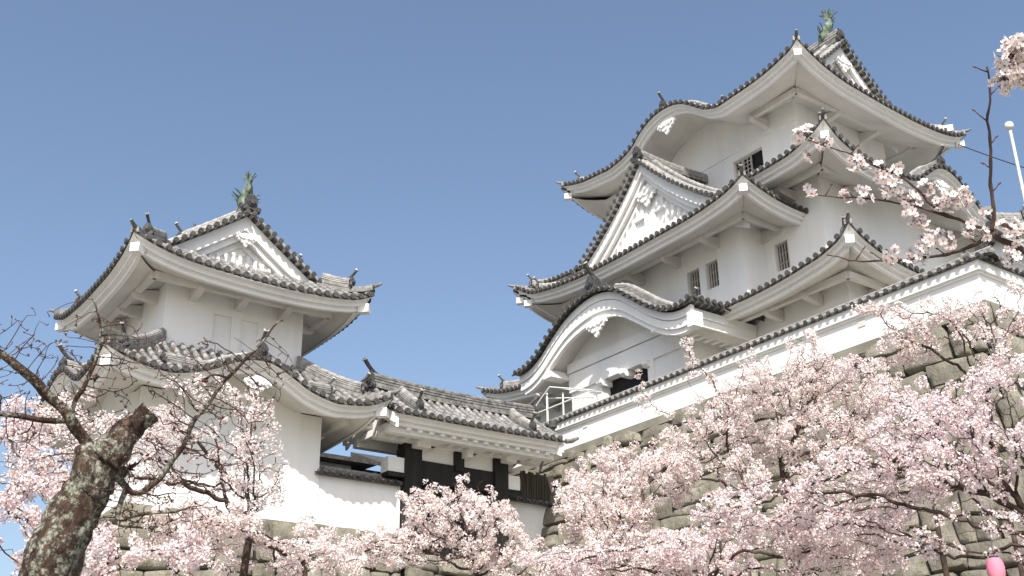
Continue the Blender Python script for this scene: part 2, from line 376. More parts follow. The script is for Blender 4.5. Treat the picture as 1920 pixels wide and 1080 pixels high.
def make_roof(parent, name, rect, bases, bumps, prof, zm, o, D=None, axis=None, Dg=None, cuts={}, Dl=3.0, hips=None, purlins=True,
              br=2.0, cover_sides=('-X', '-Y', '+X', '+Y'), label=None, wallz=None, no_ridge=(), horn_back=.55, long_cut=None):
    x0, y0, x1, y1 = rect
    W = None
    if axis == 'Y': W = (x1-x0)/2
    if axis == 'X': W = (y1-y0)/2
    Dx = D if D else Dg
    sides = skirt_geo(rect, bases, bumps, prof, Dx, Dl)
    surf, cover, board, soff = MB(), MB(), MB(), MB()
    for k, sd in sides.items():
        longside = axis and ((axis == 'Y' and k in ('-X', '+X')) or (axis == 'X' and k in ('-Y', '+Y')))
        L = sd.L
        if axis == 'X' and longside: h0, h1 = True, False
        else: h0, h1 = True, True
        if longside:
            def dm(a, L=L, h1=h1): return a if a < Dg else (W if (not h1 or a <= L-Dg) else L-a)
            br_ = [Dg]+([L-Dg] if h1 else [])
        else:
            def dm(a, L=L): return max(0, min(Dx, a, L-a))
            br_ = [Dx, L-Dx]
        rg = full_ranges(sd, cuts.get(k))
        if k in cover_sides: tile_side(surf, cover, sd, zm, dm, rg, br_)
        eave_boards(board, soff, sd, zm, o, rg, hip1=h1)
    root = surf.build(name, TM, parent, smooth=False)
    if label: root['label'] = label
    cover.build('cover_tiles', M['cover'], root, smooth=True, auto=50)
    board.build('eave_board', M['plaster'], root)
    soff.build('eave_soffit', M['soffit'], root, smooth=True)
    # purlins and brackets under the eaves
    if purlins:
        for k, sd in sides.items():
            if k not in ('-X', '-Y', '+X'): continue
            for r0, r1 in full_ranges(sd, cuts.get(k)):
                lo = r0+o*.62 if r0 < 1e-3 else r0; hi = r1-o*.62 if abs(r1-sd.L) < 1e-3 else r1
                d = o*.62; zz = zm-.31+.30*(d-.34)
                nn = max(1, int(round((hi-lo)/br))); seg = np.linspace(lo, hi, nn+1)
                mid = [q for q in seg]
                def free(a): return sd.bump is None or not (sd.b0-.1 < sd.a0+a < sd.b1+.1)
                for q0, q1 in zip(seg[:-1], seg[1:]):
                    if free((q0+q1)/2):
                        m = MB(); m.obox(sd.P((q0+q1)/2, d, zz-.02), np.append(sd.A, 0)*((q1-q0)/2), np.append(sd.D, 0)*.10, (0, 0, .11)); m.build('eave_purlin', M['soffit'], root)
                for q in mid:
                    if not free(q) or q < o*.7 or q > sd.L-o*.7: continue
                    b = MB(); d1 = o+.05
                    p = [(d-.14, zz-.02), (d-.14, zz-.13), (d-.02, zz-.24), (d1, zz-.34), (d1, zz+.1)]
                    A3 = np.append(sd.A, 0)
                    b.prism([sd.P(q, dd, z_)-A3*.11 for dd, z_ in p], A3*.22)
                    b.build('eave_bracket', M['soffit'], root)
    # hips
    corners = {('-X', '-Y'): ((x0, y0), (1, 1)), ('-X', '+Y'): ((x0, y1), (1, -1)), ('+X', '-Y'): ((x1, y0), (-1, 1)), ('+X', '+Y'): ((x1, y1), (-1, -1))}
    for (ka, kb), (c, s) in corners.items():
        if ka not in sides or kb not in sides or (ka, kb) in no_ridge: continue
        sd = sides[kb]
        hr = Dx
        ds = np.linspace(0.02, hr, 14)
        aloc = ds if c[0] == x0 else sd.L-ds
        zz = np.maximum(sd.z(aloc, ds, zm), sides[ka].z(ds if c[1] == y0 else sides[ka].L-ds, ds, zm))+.10
        path = np.stack([c[0]+s[0]*ds, c[1]+s[1]*ds, zz], 1)
        mb = MB()
        mb.sweep(path, [(-.13, .13, -.10, .06), (-.10, .10, .06, .085)])
        out = -np.array([s[0], s[1], 0])/1.4142
        S = np.array([out[1], -out[0], 0])
        half_row(mb, path[::1]+[0, 0, .06], S, .085)
        tip = np.array([path[0]+out*q+[0, 0, .09+1.1*max(0, q)**2] for q in np.linspace(-.1, .27, 7)])
        mb.tube(tip, np.linspace(.08, .045, 7), 8)
        i0 = max(1, int(np.searchsorted(ds, horn_back)))
        up = path[i0:]+[0, 0, .10]
        if len(up) > 2: ridge_stack(mb, up, .9, .85)
        hrdg = mb.build('hip_ridge', RM, root)
        if len(up) > 2: oni(hrdg if False else root, up[0]+[0, 0, -.02]+out*.04, out, .72)
        cap = MB(); cc = np.array([c[0]+s[0]*.22, c[1]+s[1]*.22, float(sd.ze(0.25 if c[0] == x0 else sd.L-.25))-.31])
        cap.obox(cc, out*.17, S*.14, (0, 0, .135)); hb = cc-out*.6
        cap.build('corner_rafter_end', M['plaster'], root)
        hp = MB(); dd = np.linspace(.34, o, 5)
        hp.sweep([(c[0]+s[0]*d, c[1]+s[1]*d, zm+(float(sd.zb(0))-zm)*max(0, 1-(d-.34)/(o*1.25))**1.3-.31+.3*(d-.34)) for d in dd], [(-.17, .17, -.13, .17)])
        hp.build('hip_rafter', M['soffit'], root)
    return root, sides

def gable(root, C, Nn, T, zfun, half, zbase, name='gable', wall_back=.66, ridge_out=True, rich=0, kud=.75):
    """gabled end: C point (xy) in the verge plane on the ridge axis, Nn outward, T across; zfun(|t|) surface height"""
    C = np.array([C[0], C[1], 0.]); Nn = np.array([*Nn, 0.]); T = np.array([*T, 0.]); Z = np.array([0, 0, 1.])
    t = np.linspace(-half, half, 41); z = np.array([zfun(abs(q)) for q in t])
    path = C+t[:, None]*T+z[:, None]*Z
    g = MB()
    # gable wall
    inner = [C-Nn*wall_back+q*T+(zz-.12)*Z for q, zz in zip(t, z)]
    g.prism(inner+[C-Nn*wall_back+half*T+(zbase-.1)*Z, C-Nn*wall_back-half*T+(zbase-.1)*Z], -Nn*.15)
    wall = g.build(name+'_wall', M['plaster'], root)
    for nm, off, th, za, zb_ in (('bargeboard', -.22, .14, -.50, -.03), ('inner_bargeboard', -.37, .14, -.74, -.10), ('gable_moulding', -.54, .12, -.98, -.62)):
        b = MB(); h2 = half*(1 if nm == 'bargeboard' else .97)
        tt = np.linspace(-h2, h2, 41); pp = np.array([C+Nn*off+q*T+zfun(abs(q))*Z for q in tt])
        for i in range(40):
            p0, p1 = pp[i], pp[i+1]
            q = [p0+Z*za, p1+Z*za, p1+Z*zb_, p0+Z*zb_]
            b.box8([q[0], q[1], q[1]-Nn*th, q[0]-Nn*th, q[3], q[2], q[2]-Nn*th, q[3]-Nn*th])
        b.build(nm, M['plaster'], root)
    # verge tiles
    vt = MB(); s = np.r_[0, np.cumsum(np.linalg.norm(np.diff(path, axis=0), axis=1))]
    for q in np.arange(.15, s[-1], .30):
        p = np.array([np.interp(q, s, path[:, i]) for i in range(3)])+Z*.08
        vt.cur = 1; vt.tube([p+Nn*.12, p+Nn*.07], .088, 9); vt.cur = 0; vt.tube([p+Nn*.07, p-Nn*.28], .085, 9)
    for sgn in (-1, 1):
        tt = np.linspace(.05, half, 20); pp = np.array([C-Nn*.16+sgn*q*T+(zfun(q)+.17)*Z for q in tt])
        vt.tube(pp, .085, 8); vt.tube(pp-Nn*.30, .085, 8)
    vt.build('verge_tiles', [M['ridge_light'], M['tile_end']], root, smooth=True, auto=40)
    # descending ridges
    for sgn in (-1, 1):
        tt = np.linspace(.25, half-.75, 16)
        pp = np.array([C-Nn*kud+sgn*q*T+(zfun(q)+.12)*Z for q in tt])
        r = MB(); ridge_stack(r, pp, 1.0, .9); r.build('descending_ridge', RM, root)
        oni(root, pp[-1]+sgn*T*.03-Z*.05, sgn*T, .75)
    return wall

def gegyo(root, c, Nn, T, k=1.0, name='carved_pendant'):
    """white carved pendant: cusped scroll shape with leaf lobes"""
    c = np.asarray(c, float); Nn = np.array([*Nn, 0.]); T = np.array([*T, 0.]); Z = np.array([0, 0, 1.])
    right = [(0, .34), (.13, .36), (.22, .28), (.34, .30), (.40, .20), (.52, .16), (.55, .05), (.44, .02), (.40, -.08), (.29, -.06), (.24, -.18), (.14, -.18), (.10, -.32), (0, -.42)]
    pl = right+[(-a, b) for a, b in right[-2:0:-1]]
    m = MB(); m.prism([c+T*a*k+Z*b*k for a, b in pl], Nn*.10)
    for a, b, r in ((0, .1, .12), (.22, .08, .085), (-.22, .08, .085), (.38, .12, .06), (-.38, .12, .06), (0, -.14, .07)):
        m.disc(c+T*a*k+Z*b*k+Nn*.11, Nn, r*k, .045, 12)
    m.build(name, M['plaster'], root)

def main_ridge(root, p0, p1, outs=(True, True), tall=1.7, k=1.25, horn=False, plain=False):
    p0, p1 = np.asarray(p0, float), np.asarray(p1, float); d = (p1-p0)/np.linalg.norm(p1-p0)
    t = np.linspace(0, 1, 12); path = p0+t[:, None]*(p1-p0); path[:, 2] += .10*(2*t-1)**2
    m = MB(); ridge_stack(m, path, k, tall); m.build('main_ridge', [M['ridge'], M['ridge']] if plain else RM, root)
    if outs[0]: oni(root, path[0]-[0, 0, .10], -d, 1.1, horn)
    if outs[1]: oni(root, path[-1]-[0, 0, .10], d, 1.1, horn)

def shachi(parent, base, along, k=1.0):
    """copper fish ornament: head down on the ridge, body rising, tail spread at the top"""
    base = np.asarray(base, float); f = np.array([*along, 0.]); f /= np.linalg.norm(f); S = np.array([f[1], -f[0], 0]); Z = np.array([0, 0, 1.])
    prof = [(.10, -.05, .26), (.18, .12, .32), (.16, .30, .31), (.04, .48, .27), (-.10, .66, .22), (-.18, .82, .17), (-.16, .96, .125), (-.08, 1.08, .09)]
    m = MB(); pts = np.array([base+f*a*k+Z*b*k for a, b, r in prof]); m.tube(pts, [r*k for *_, r in prof], 10)
    # open jaw and brow
    m.tube([base+f*.05*k+Z*.05*k, base+f*.34*k+Z*.02*k, base+f*.46*k+Z*.10*k], [.16*k, .12*k, .05*k], 8)
    for sx in (-1, 1): m.tube([base+f*.2*k+S*sx*.16*k+Z*.24*k, base+f*.3*k+S*sx*.2*k+Z*.3*k], .06*k, 8)
    o = m.build('fish_ornament', M['copper'], parent, smooth=True)
    if parent is not None: o['label'] = 'green copper fish with raised tail'
    fin = MB()
    def blade(p0, p1, p2, w=.035):
        n = np.cross(p1-p0, p2-p0); n /= np.linalg.norm(n)+1e-9
        fin.prism([p0-n*w/2*k, p1-n*w/2*k, p2-n*w/2*k], n*w*k)
    top = pts[-1]
    for a, b, l in ((-.52, .16, 1), (-.34, .36, 1), (-.10, .46, 1), (.14, .50, 1), (.36, .34, 1)):
        tipp = top+f*a*k+Z*b*k; mid = top+f*a*.45*k+Z*b*.62*k
        for sx in (-.07, .07):
            blade(top+S*sx*k-Z*.1*k, mid+f*.07*k+S*sx*1.5*k, mid-f*.07*k+S*sx*1.5*k); blade(mid+f*.07*k+S*sx*1.5*k, mid-f*.07*k+S*sx*1.5*k, tipp+S*sx*2.2*k)
    for i in range(1, 7):                       # dorsal spines and side fins
        p = pts[i]; r = prof[i][2]*k
        blade(p-f*r*.8+Z*.06*k, p-f*r*.8-Z*.08*k, p-f*(r+.16*k)+Z*.10*k)
        if i in (1, 2, 3):
            for sx in (-1, 1): blade(p+S*sx*r*.8-Z*.05*k, p+S*sx*r*.8+Z*.12*k, p+S*sx*(r+.34*k)+Z*(.30-.05*i)*k-f*.14*k)
    fin.build('fins', M['copper'], o)
    return o

def wall_panel(mb, key, c, u0, u1, z0, z1, holes=(), depth=.25):
    """wall face at x=c ('-X') or y=c ('-Y') from u0..u1, z0..z1, with real openings"""
    us = sorted({u0, u1, *[h[0] for h in holes], *[h[1] for h in holes]}); zs = sorted({z0, z1, *[h[2] for h in holes], *[h[3] for h in holes]})
    def P(u, d, z): return (c+d, u, z) if key == '-X' else (u, c+d, z)
    for a, b in zip(us[:-1], us[1:]):
        for e, f_ in zip(zs[:-1], zs[1:]):
            cu, cz = (a+b)/2, (e+f_)/2
            if any(h[0] < cu < h[1] and h[2] < cz < h[3] for h in holes): continue
            mb.add([P(a, 0, e), P(b, 0, e), P(b, 0, f_), P(a, 0, f_)], [(0, 1, 2, 3)])
    for h in holes:
        a, b, e, f_ = h
        for p, q in (((a, e), (a, f_)), ((b, e), (b, f_)), ((a, e), (b, e)), ((a, f_), (b, f_))):
            mb.add([P(p[0], 0, p[1]), P(q[0], 0, q[1]), P(q[0], depth, q[1]), P(p[0], depth, p[1])], [(0, 1, 2, 3)])

def window(parent, key, c, h, bars=4, rails=2, depth=.25, name='window', label=None, frame=.0):
    a, b, e, f_ = h
    def P(u, d, z): return (c+d, u, z) if key == '-X' else (u, c+d, z)
    def bx(m, u0, u1, d0, d1, z0, z1):
        p, q = P(u0, d0, z0), P(u1, d1, z1); m.box(np.minimum(p, q), np.maximum(p, q))
    m = MB(); bx(m, a, b, depth-.03, depth+.02, e, f_)
    w = m.build(name, M['dark'], parent)
    if label: w['label'] = label
    l = MB()
    for i in range(bars):
        u = a+(b-a)*(i+1)/(bars+1); bx(l, u-.022, u+.022, depth-.12, depth-.07, e, f_)
    for i in range(rails):
        z = e+(f_-e)*(i+1)/(rails+1); bx(l, a, b, depth-.07, depth-.045, z-.018, z+.018)
    if l.v: l.build('lattice', M['lattice'], w)
    return w
# ------------------------------------------------------------------ main keep
keep = thing('castle_keep', 'big white three storey castle keep with curved grey tiled roofs, on the right', 'castle', loc=(30, 29, 10.8))
def P0(o):            # children are modelled in world coordinates: undo the parent's offset
    return o
INV = {}
def lin(pts): return Curve1(pts)

# storey walls
def body(parent, name, x0, y0, x1, y1, z0, z1, holesX=(), holesY=(), seams=()):
    m = MB()
    wall_panel(m, '-X', x0, y0, y1, z0, z1, holesX); wall_panel(m, '-Y', y0, x0, x1, z0, z1, holesY)
    m.add([(x1, y0, z0), (x1, y1, z0), (x1, y1, z1), (x1, y0, z1)], [(0, 1, 2, 3)]); m.add([(x0, y1, z0), (x1, y1, z0), (x1, y1, z1), (x0, y1, z1)], [(0, 1, 2, 3)])
    m.add([(x0, y0, z1), (x1, y0, z1), (x1, y1, z1), (x0, y1, z1)], [(0, 1, 2, 3)])
    w = m.build(name, M['plaster'], parent)
    for k, (z, h, p) in enumerate(seams):
        s = MB(); s.box((x0-p, y0-p, z), (x0-.002, y1, z+h)); s.box((x0-.002, y0-p, z), (x1, y0-.002, z+h)); s.build('wall_moulding', M['plaster'], w)
    return w

w1, w2, w3, wt = (27.84, 28.50, 16.62, 17.73), (26.86, 27.50, 16.66, 17.73), (24.42, 25.06, 16.77, 17.87), (26.66, 28.28, 22.60, 23.47)
wall1 = body(keep, 'ground_storey_wall', 29.03, 21.3, 40.3, 38.0, 10.6, 15.2)
wall2 = body(keep, 'middle_storey_wall', 30.13, 22.7, 39.5, 36.6, 14.8, 20.9, holesX=[w3])
bay = body(keep, 'bay_wall', 29.0, 25.53, 30.5, 34.15, 14.3, 19.3, holesX=[w1, w2], seams=[(14.6, 1.80, .10)])
wall3 = body(keep, 'top_storey_wall', 32.0, 24.83, 37.6, 34.34, 20.8, 25.45, holesX=[wt], seams=[(23.80, 1.7, .05)])
window(wall2, '-X', 30.13, w3); window(bay, '-X', 29.0, w1); window(bay, '-X', 29.0, w2)
tw = window(wall3, '-X', 32.0, wt, bars=0, rails=0, label='window with its right half standing open')
m = MB()
for a, b in ((28.28, 27.85), (27.85, 27.36)):
    m.box((32.12, b, 22.60), (32.17, b+.07, 23.47)); m.box((32.12, a-.07, 22.60), (32.17, a, 23.47))
    m.box((32.123, b+.07, 23.39), (32.167, a-.07, 23.466)); m.box((32.123, b+.07, 22.604), (32.167, a-.07, 22.68))
    m.box((32.13, (a+b)/2-.02, 22.68), (32.16, (a+b)/2+.02, 23.39))
    for z in (22.85, 23.05, 23.22): m.box((32.132, b+.07, z), (32.158, a-.07, z+.03))
m.build('sash', M['lattice'], tw)

# top roof (ridge along Y, gable to the right front)
b3X = lin([(22.43, 25.24), (22.75, 25.0), (23.3, 24.82), (24.0, 24.66), (25.9, 24.50), (28, 24.46), (31, 24.50), (33.8, 24.74), (35.4, 24.95), (36.74, 25.36)])
b3Y = lin([(29.6, 25.24), (30.1, 24.96), (30.7, 24.70), (31.5, 24.45), (32.4, 24.28), (33.3, 24.20), (35, 24.08), (37, 24.02), (38.5, 24.12), (39.4, 24.32), (40.0, 24.60)])
b3Z = lin([(22.43, 24.60), (24, 24.2), (26, 24.1), (33, 24.1), (35.2, 24.3), (36.74, 24.8)])
bump3 = [(33.3, 24.70), (32.4, 24.84), (31.75, 25.10), (31.2, 25.52), (30.5, 25.84), (29.8, 25.93), (29.1, 25.84), (28.55, 25.60), (28.0, 25.20), (27.45, 24.78), (26.8, 24.50)]
prof3 = lambda d: .40*d+.062*d*d
R3 = (29.6, 22.43, 40.0, 36.74)
roof3, s3 = make_roof(keep, 'top_roof', R3, {'-X': b3X, '+X': b3Z, '-Y': b3Y, '+Y': b3Y}, {'-X': bump3}, prof3, 24.30, 2.4, axis='Y', Dg=1.6, Dl=3.2, br=2.4)
z3 = lambda t: 24.30+prof3(5.2-t)+.06
for yc, n_ in ((22.43+1.6, -1), (36.74-1.6, 1)):
    gw = gable(roof3, (34.8, yc), (0, n_), (1, 0), z3, 5.2-1.6, 24.3+prof3(1.6))
    gegyo(roof3, (34.8, yc-n_*.22, z3(0)-1.0), (0, n_), (1, 0), .95)
main_ridge(roof3, (34.8, 22.43+1.75, z3(0)+.12), (34.8, 36.74-1.75, z3(0)+.12))
shachi(roof3, (34.8, 24.75, z3(0)+.60), (0, 1), .92); shachi(roof3, (34.8, 34.4, z3(0)+.60), (0, -1), .92)
# undulating-eave details: infill wall, crest, pendant
def bump_details(root, sd, zm, o, wallc, key, yc, parent_wall, crest_k=.9, pend=.9, ridge_len=2.2, kara=True):
    u = np.linspace(sd.b0, sd.b1, 30); a = u-sd.a0
    zs = np.minimum(np.maximum(sd.zb(a), sd.zk(a))-.31+.18*(o-.34)+.05, sd.z(a, np.full_like(a, o), zm)-.04)
    m = MB()
    P = (lambda uu, zz: (wallc, uu, zz)) if key == '-X' else (lambda uu, zz: (uu, wallc, zz))
    m.grid(np.array([[P(q, zm-.4) for q in u], [P(q, zz) for q, zz in zip(u, zs)]])); m.build('vault_wall', M['plaster'], root)
    ac = yc-sd.a0; zc = float(sd.ze(ac))
    p = [sd.P(ac, d, zc+.12) for d in (.15, ridge_len*.5, ridge_len)]
    r = MB(); ridge_stack(r, np.array(p), 1.0, 1.0); r.build('crest_ridge', RM, root)
    oni(root, sd.P(ac, .12, zc+.08), -np.append(sd.D, 0), crest_k)
    # ridges that follow the wave
    for sgn in (-1, 1):
        e = sd.b1 if sgn > 0 else sd.b0
        uu = np.linspace(yc+sgn*.25, yc+(e-yc)*.92, 16); q = uu-sd.a0
        pp = sd.P(q, np.full_like(q, .62), sd.z(q, np.full_like(q, .62), zm)+.12)
        r = MB(); ridge_stack(r, pp, .85, .75); r.build('wave_ridge', RM, root); oni(root, pp[-1]-np.array([0, 0, .03]), sgn*np.append(sd.A, 0), .62)
    if pend: gegyo(root, sd.P(ac, .30, zc-.68), -sd.D, sd.A, pend)
bump_details(roof3, s3['-X'], 24.30, 2.4, 31.99, '-X', 29.8, wall3, pend=1.0)

# middle roof (skirt round the top storey)
b2X = lin([(20.65, 20.34), (21.0, 20.12), (21.5, 19.93), (22.2, 19.72), (23, 19.66), (24.5, 19.62), (34, 19.62), (36, 19.8), (37.6, 20.0), (38.6, 20.4)])
b2Y = lin([(28.1, 20.34), (28.6, 19.93), (29.5, 19.53), (30.6, 19.33), (32, 19.38), (34, 19.3), (36, 19.2), (38.5, 19.1), (40.5, 19.3), (41.5, 19.8)])
bump2 = [(32.6, 19.36), (33.2, 19.56), (33.8, 20.0), (34.4, 20.40), (34.9, 20.55), (35.4, 20.47), (36.0, 20.12), (36.5, 19.65), (37.1, 19.24)]
prof2 = lambda d: .42*d+.03*d*d
roof2, s2 = make_roof(keep, 'middle_roof', (28.1, 20.65, 41.5, 38.6), {'-X': b2X, '+X': b2X, '-Y': b2Y, '+Y': b2Y}, {'-Y': bump2}, prof2, 19.55, 2.05, D=3.95, cuts={'-X': [(20.65, 25.9), (33.6, 38.6)]})
bump_details(roof2, s2['-Y'], 19.55, 2.05, 22.69, '-Y', 34.9, wall2, crest_k=1.0)

# bay roof with the big triangular gable
bbX = lin([(23.4, 19.06), (23.8, 18.88), (24.3, 18.72), (25, 18.6), (26, 18.5), (28, 18.45), (31, 18.42), (33, 18.5), (34.8, 18.72), (35.8, 18.95), (36.4, 19.3)])
bbY = lin([(26.9, 19.06), (27.5, 18.85), (28.2, 18.66), (29.1, 18.52), (30.2, 18.47), (33, 18.47)])
profb = lambda d: .30*d+.061*d*d
roofb, sb = make_roof(keep, 'bay_roof', (26.9, 23.4, 32.2, 36.4), {'-X': bbX, '-Y': bbY, '+Y': bbY}, {}, profb, 18.45, 2.1, axis='X', Dg=1.2, Dl=3.0, cuts={'-Y': [(26.9, 30.12)], '+Y': [(26.9, 30.12)]}, br=2.2)
# long slopes carry on up to the gable ridge
surf, cover = MB(), MB()
zb_ = lambda t: 18.45+profb(6.5-t)+.06
for k in ('-Y', '+Y'):
    sd = sb[k]; S = np.append(sd.A, 0)
    tile_side(surf, cover, sd, 18.45, lambda a: 6.5, [(30.12-26.9, 5.3)], [])
surf.build('upper_tiles', TM, roofb); cover.build('cover_tiles', M['cover'], roofb, smooth=True, auto=50)
gable(roofb, (28.05, 29.9), (-1, 0), (0, 1), zb_, 5.2, 18.45+profb(1.2), kud=.8)
gegyo(roofb, (28.56, 29.9, zb_(0)-1.45), (-1, 0), (0, 1), 1.25)
lat = MB()          # raised plaster lattice in the pediment
for q in np.arange(-3.15, 3.16, .30):
    zt = zb_(abs(q)+.12)-1.02; z0 = 19.75
    if zt > z0+.1 and abs(q) > 1.1: lat.box((28.56, 29.9+q-.08, z0), (28.72, 29.9+q+.08, zt))
for q0, q1 in ((-1.05, -.15), (.15, 1.05)):
    for (a, b, e, f_) in ((q0, q1, 19.75, 20.0), (q0, q1, 20.72, 20.86), (q0, q0+.14, 20.0, 20.72), (q1-.14, q1, 20.0, 20.72)): lat.box((28.56, 29.9+a, e), (28.72, 29.9+b, f_))
for q in (-.75, -.45, .45, .75): lat.box((28.60, 29.9+q-.06, 20.86), (28.72, 29.9+q+.06, 21.25))
lat.box((28.54, 25.9, 19.18), (28.72, 33.9, 19.62))
lat.build('pediment_lattice', M['plaster'], roofb)
main_ridge(roofb, (28.15, 29.9, zb_(0)+.10), (32.0, 29.9, zb_(0)+.10), (True, False), 1.15, 1.1)

# first roof
b1X = lin([(19.6, 15.72), (19.9, 15.42), (20.55, 15.12), (21.7, 14.90), (22.8, 14.77), (24, 14.70), (26, 14.70), (34, 14.75), (36.9, 15.05), (38.6, 15.30), (39.9, 15.72)])
b1Y = lin([(27.2, 15.72), (27.7, 15.42), (28.3, 15.18), (29.3, 14.95), (31, 14.78), (36, 14.7), (41, 14.9), (42.4, 15.6)])
prof1 = lambda d: .45*d+.03*d*d
roof1, s1 = make_roof(keep, 'lower_roof', (27.2, 19.6, 42.4, 39.9), {'-X': b1X, '+X': b1X, '-Y': b1Y, '+Y': b1Y}, {}, prof1, 14.72, 1.75, D=3.0, cuts={'-X': [(19.6, 25.9), (34.7, 39.9)]})

# porch with the undulating gable
porch = MB()
pz = Curve1([(24.95, 14.68), (25.23, 14.57), (25.7, 14.53), (26.4, 14.67), (27.1, 15.03), (28, 15.68), (28.92, 16.32), (29.6, 16.56), (30.3, 16.62), (31.0, 16.52), (32.0, 16.18), (32.95, 15.60), (33.6, 15.15), (34.2, 14.88), (34.8, 14.78), (35.2, 14.80)])
PY0, PY1, PX0, PX1 = 24.95, 35.2, 25.5, 29.04
surf, cover = MB(), MB()
yy = np.linspace(PY0, PY1, 90)
surf.grid(np.array([[(PX0-.03, y, pz(y)-.02) for y in yy], [(PX0-.03, y, pz(y)+.06) for y in yy], [(PX1, y, pz(y)+.06) for y in yy]]))
surf.grid(np.array([[(x, PY0-.01, pz(PY0)-.1), (x, PY0-.01, pz(PY0)+.06)] for x in (PX0-.03, PX1)]))
for y in np.arange(PY0+.12, PY1, .29):
    xs = np.linspace(PX0-.05, PX1, 12); half_row(cover, [(x, y, pz(y)+.10) for x in xs], (0, 1, 0))
    surf.cur = 1; surf.disc((PX0-.06, y, pz(y)+.10), (1, 0, 0), .092, .035, 9); surf.cur = 0
for x in np.arange(PX0+.15, PX1, .30):
    surf.cur = 1; surf.disc((x, PY0-.03, pz(PY0)+.06), (0, 1, 0), .088, .05, 9); surf.cur = 0; cover.tube([(x, PY0, pz(PY0)+.08), (x, PY0+.5, pz(PY0+.5)+.12)], .08, 7)
proof = surf.build('porch_roof', TM, keep); proof['label'] = 'porch roof with wave shaped gable'
cover.build('cover_tiles', M['cover'], proof, smooth=True, auto=50)
def wave_board(name, x0, x1, za, zb, y0=PY0+.24, y1=PY1-.24, lift=0.0, mat='plaster'):
    m = MB(); q = np.linspace(y0, y1, 80); c = lambda y: lift*math.exp(-((y-30.15)/.9)**2)
    A = np.array([[(x0, y, pz(y)+zb(y)), (x0, y, pz(y)+za(y)), (x1, y, pz(y)+za(y)), (x1, y, pz(y)+zb(y))] for y in q])
    A[..., 0] += .16 if x1 < 26 else 0; m.grid(A, closed=True); n = len(q)-1
    m.f += [(0, 1, 2, 3), (4*n+3, 4*n+2, 4*n+1, 4*n)]
    m.build(name, M[mat], proof)
wave_board('bargeboard', 25.53, 25.70, lambda y: -.30, lambda y: -.02)
wave_board('bargeboard', 25.58, 25.74, lambda y: -.62-.10*math.exp(-((y-30.15)/2.2)**2), lambda y: -.32)
wave_board('inner_bargeboard', 25.66, 25.82, lambda y: -.80-.18*math.exp(-((y-30.15)/2.4)**2)-.10*max(0, 1-abs(y-30.15)/.55), lambda y: -.62, y0=25.3, y1=34.8)
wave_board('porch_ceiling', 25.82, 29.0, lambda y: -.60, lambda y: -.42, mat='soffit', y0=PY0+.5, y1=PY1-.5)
for z0, z1, d in ((-.62, -.30, .06), (-.34, -.04, 0)):
    m = MB(); m.box((25.83, PY0+.34+d, 14.56+z0), (29.0, PY0+.56+d, 14.56+z1)); m.build('side_eave_board', M['plaster'], proof)
m = MB(); m.box((25.56, PY0+.02, 13.72), (26.0, PY0+.32, 14.24)); m.build('corner_rafter_end', M['plaster'], proof)
for x in np.arange(26.0, 28.9, .38):
    m = MB(); m.box((x, PY0+.42, 13.98), (x+.16, PY0+1.6, 14.15)); m.build('rafter', M['plaster'], proof)
gegyo(proof, (25.80, 30.15, 15.36), (-1, 0), (0, 1), 1.05)
for yc in (27.05, 33.3):
    m = MB(); m.prism([(25.80, yc-.28, 14.25), (25.80, yc+.28, 14.25), (25.80, yc+.05, 14.62), (25.80, yc-.05, 14.62)], (.9, 0, 0)); m.build('beam_end', M['plaster'], proof)
yy = np.linspace(29.6, 25.75, 18); r = MB(); ridge_stack(r, np.array([(26.35, y, pz(y)+.13) for y in yy]), 1.05, .95); r.build('wave_ridge', RM, proof); oni(proof, (26.35, 25.70, pz(25.7)+.10), (0, -1, 0), .9)
yy = np.linspace(30.7, 34.5, 18); r = MB(); ridge_stack(r, np.array([(26.35, y, pz(y)+.13) for y in yy]), 1.05, .95); r.build('wave_ridge', RM, proof); oni(proof, (26.35, 34.55, pz(34.5)+.10), (0, 1, 0), .8)
r = MB(); ridge_stack(r, np.array([(x, 30.15, pz(30.15)+.12) for x in (25.7, 27, 28.98)]), 1.2, 1.1); r.build('crest_ridge', RM, proof)
oni(proof, (25.62, 30.15, pz(30.15)+.06), (-1, 0, 0), 1.35, horn=True)
# big scroll wings beside the crest
for sx in (-1, 1):
    m = MB(); m.prism([(25.60, 30.15+sx*a, pz(30.15+sx*a)+b) for a, b in ((.25, .1), (1.15, .1), (1.05, .22), (.85, .20), (.75, .36), (.55, .34), (.42, .55), (.25, .5))], (.12, 0, 0)); m.build('crest_scroll', M['oni'], proof)
m = MB()
for y0, y1, zz in ((28.56, 31.10, 13.72),):
    wall_panel(m, '-X', 26.8, 26.83, 33.05, 10.8, 14.45, [(y0, y1, 10.9, zz)], .32)
q = np.linspace(26.83, 33.05, 50); m.grid(np.array([[(26.8, y, 14.45) for y in q], [(26.8, y, pz(y)-.38) for y in q]]))
m.add([(26.8, 26.83, 10.8), (29, 26.83, 10.8), (29, 26.83, 14.6), (26.8, 26.83, 14.6)], [(0, 1, 2, 3)]); m.add([(26.8, 33.05, 10.8), (29, 33.05, 10.8), (29, 33.05, 14.6), (26.8, 33.05, 14.6)], [(0, 1, 2, 3)])
pw = m.build('porch_wall', M['plaster'], keep)
m = MB(); m.box((26.66, 26.75, 14.50), (26.797, 33.13, 14.90)); m.box((26.70, 26.79, 13.72), (26.797, 33.09, 14.46)); m.build('porch_beam', M['plaster'], pw)
m = MB(); m.box((27.10, 28.5, 10.8), (27.14, 31.2, 13.8)); m.build('doorway', M['dark'], pw)
m = MB()
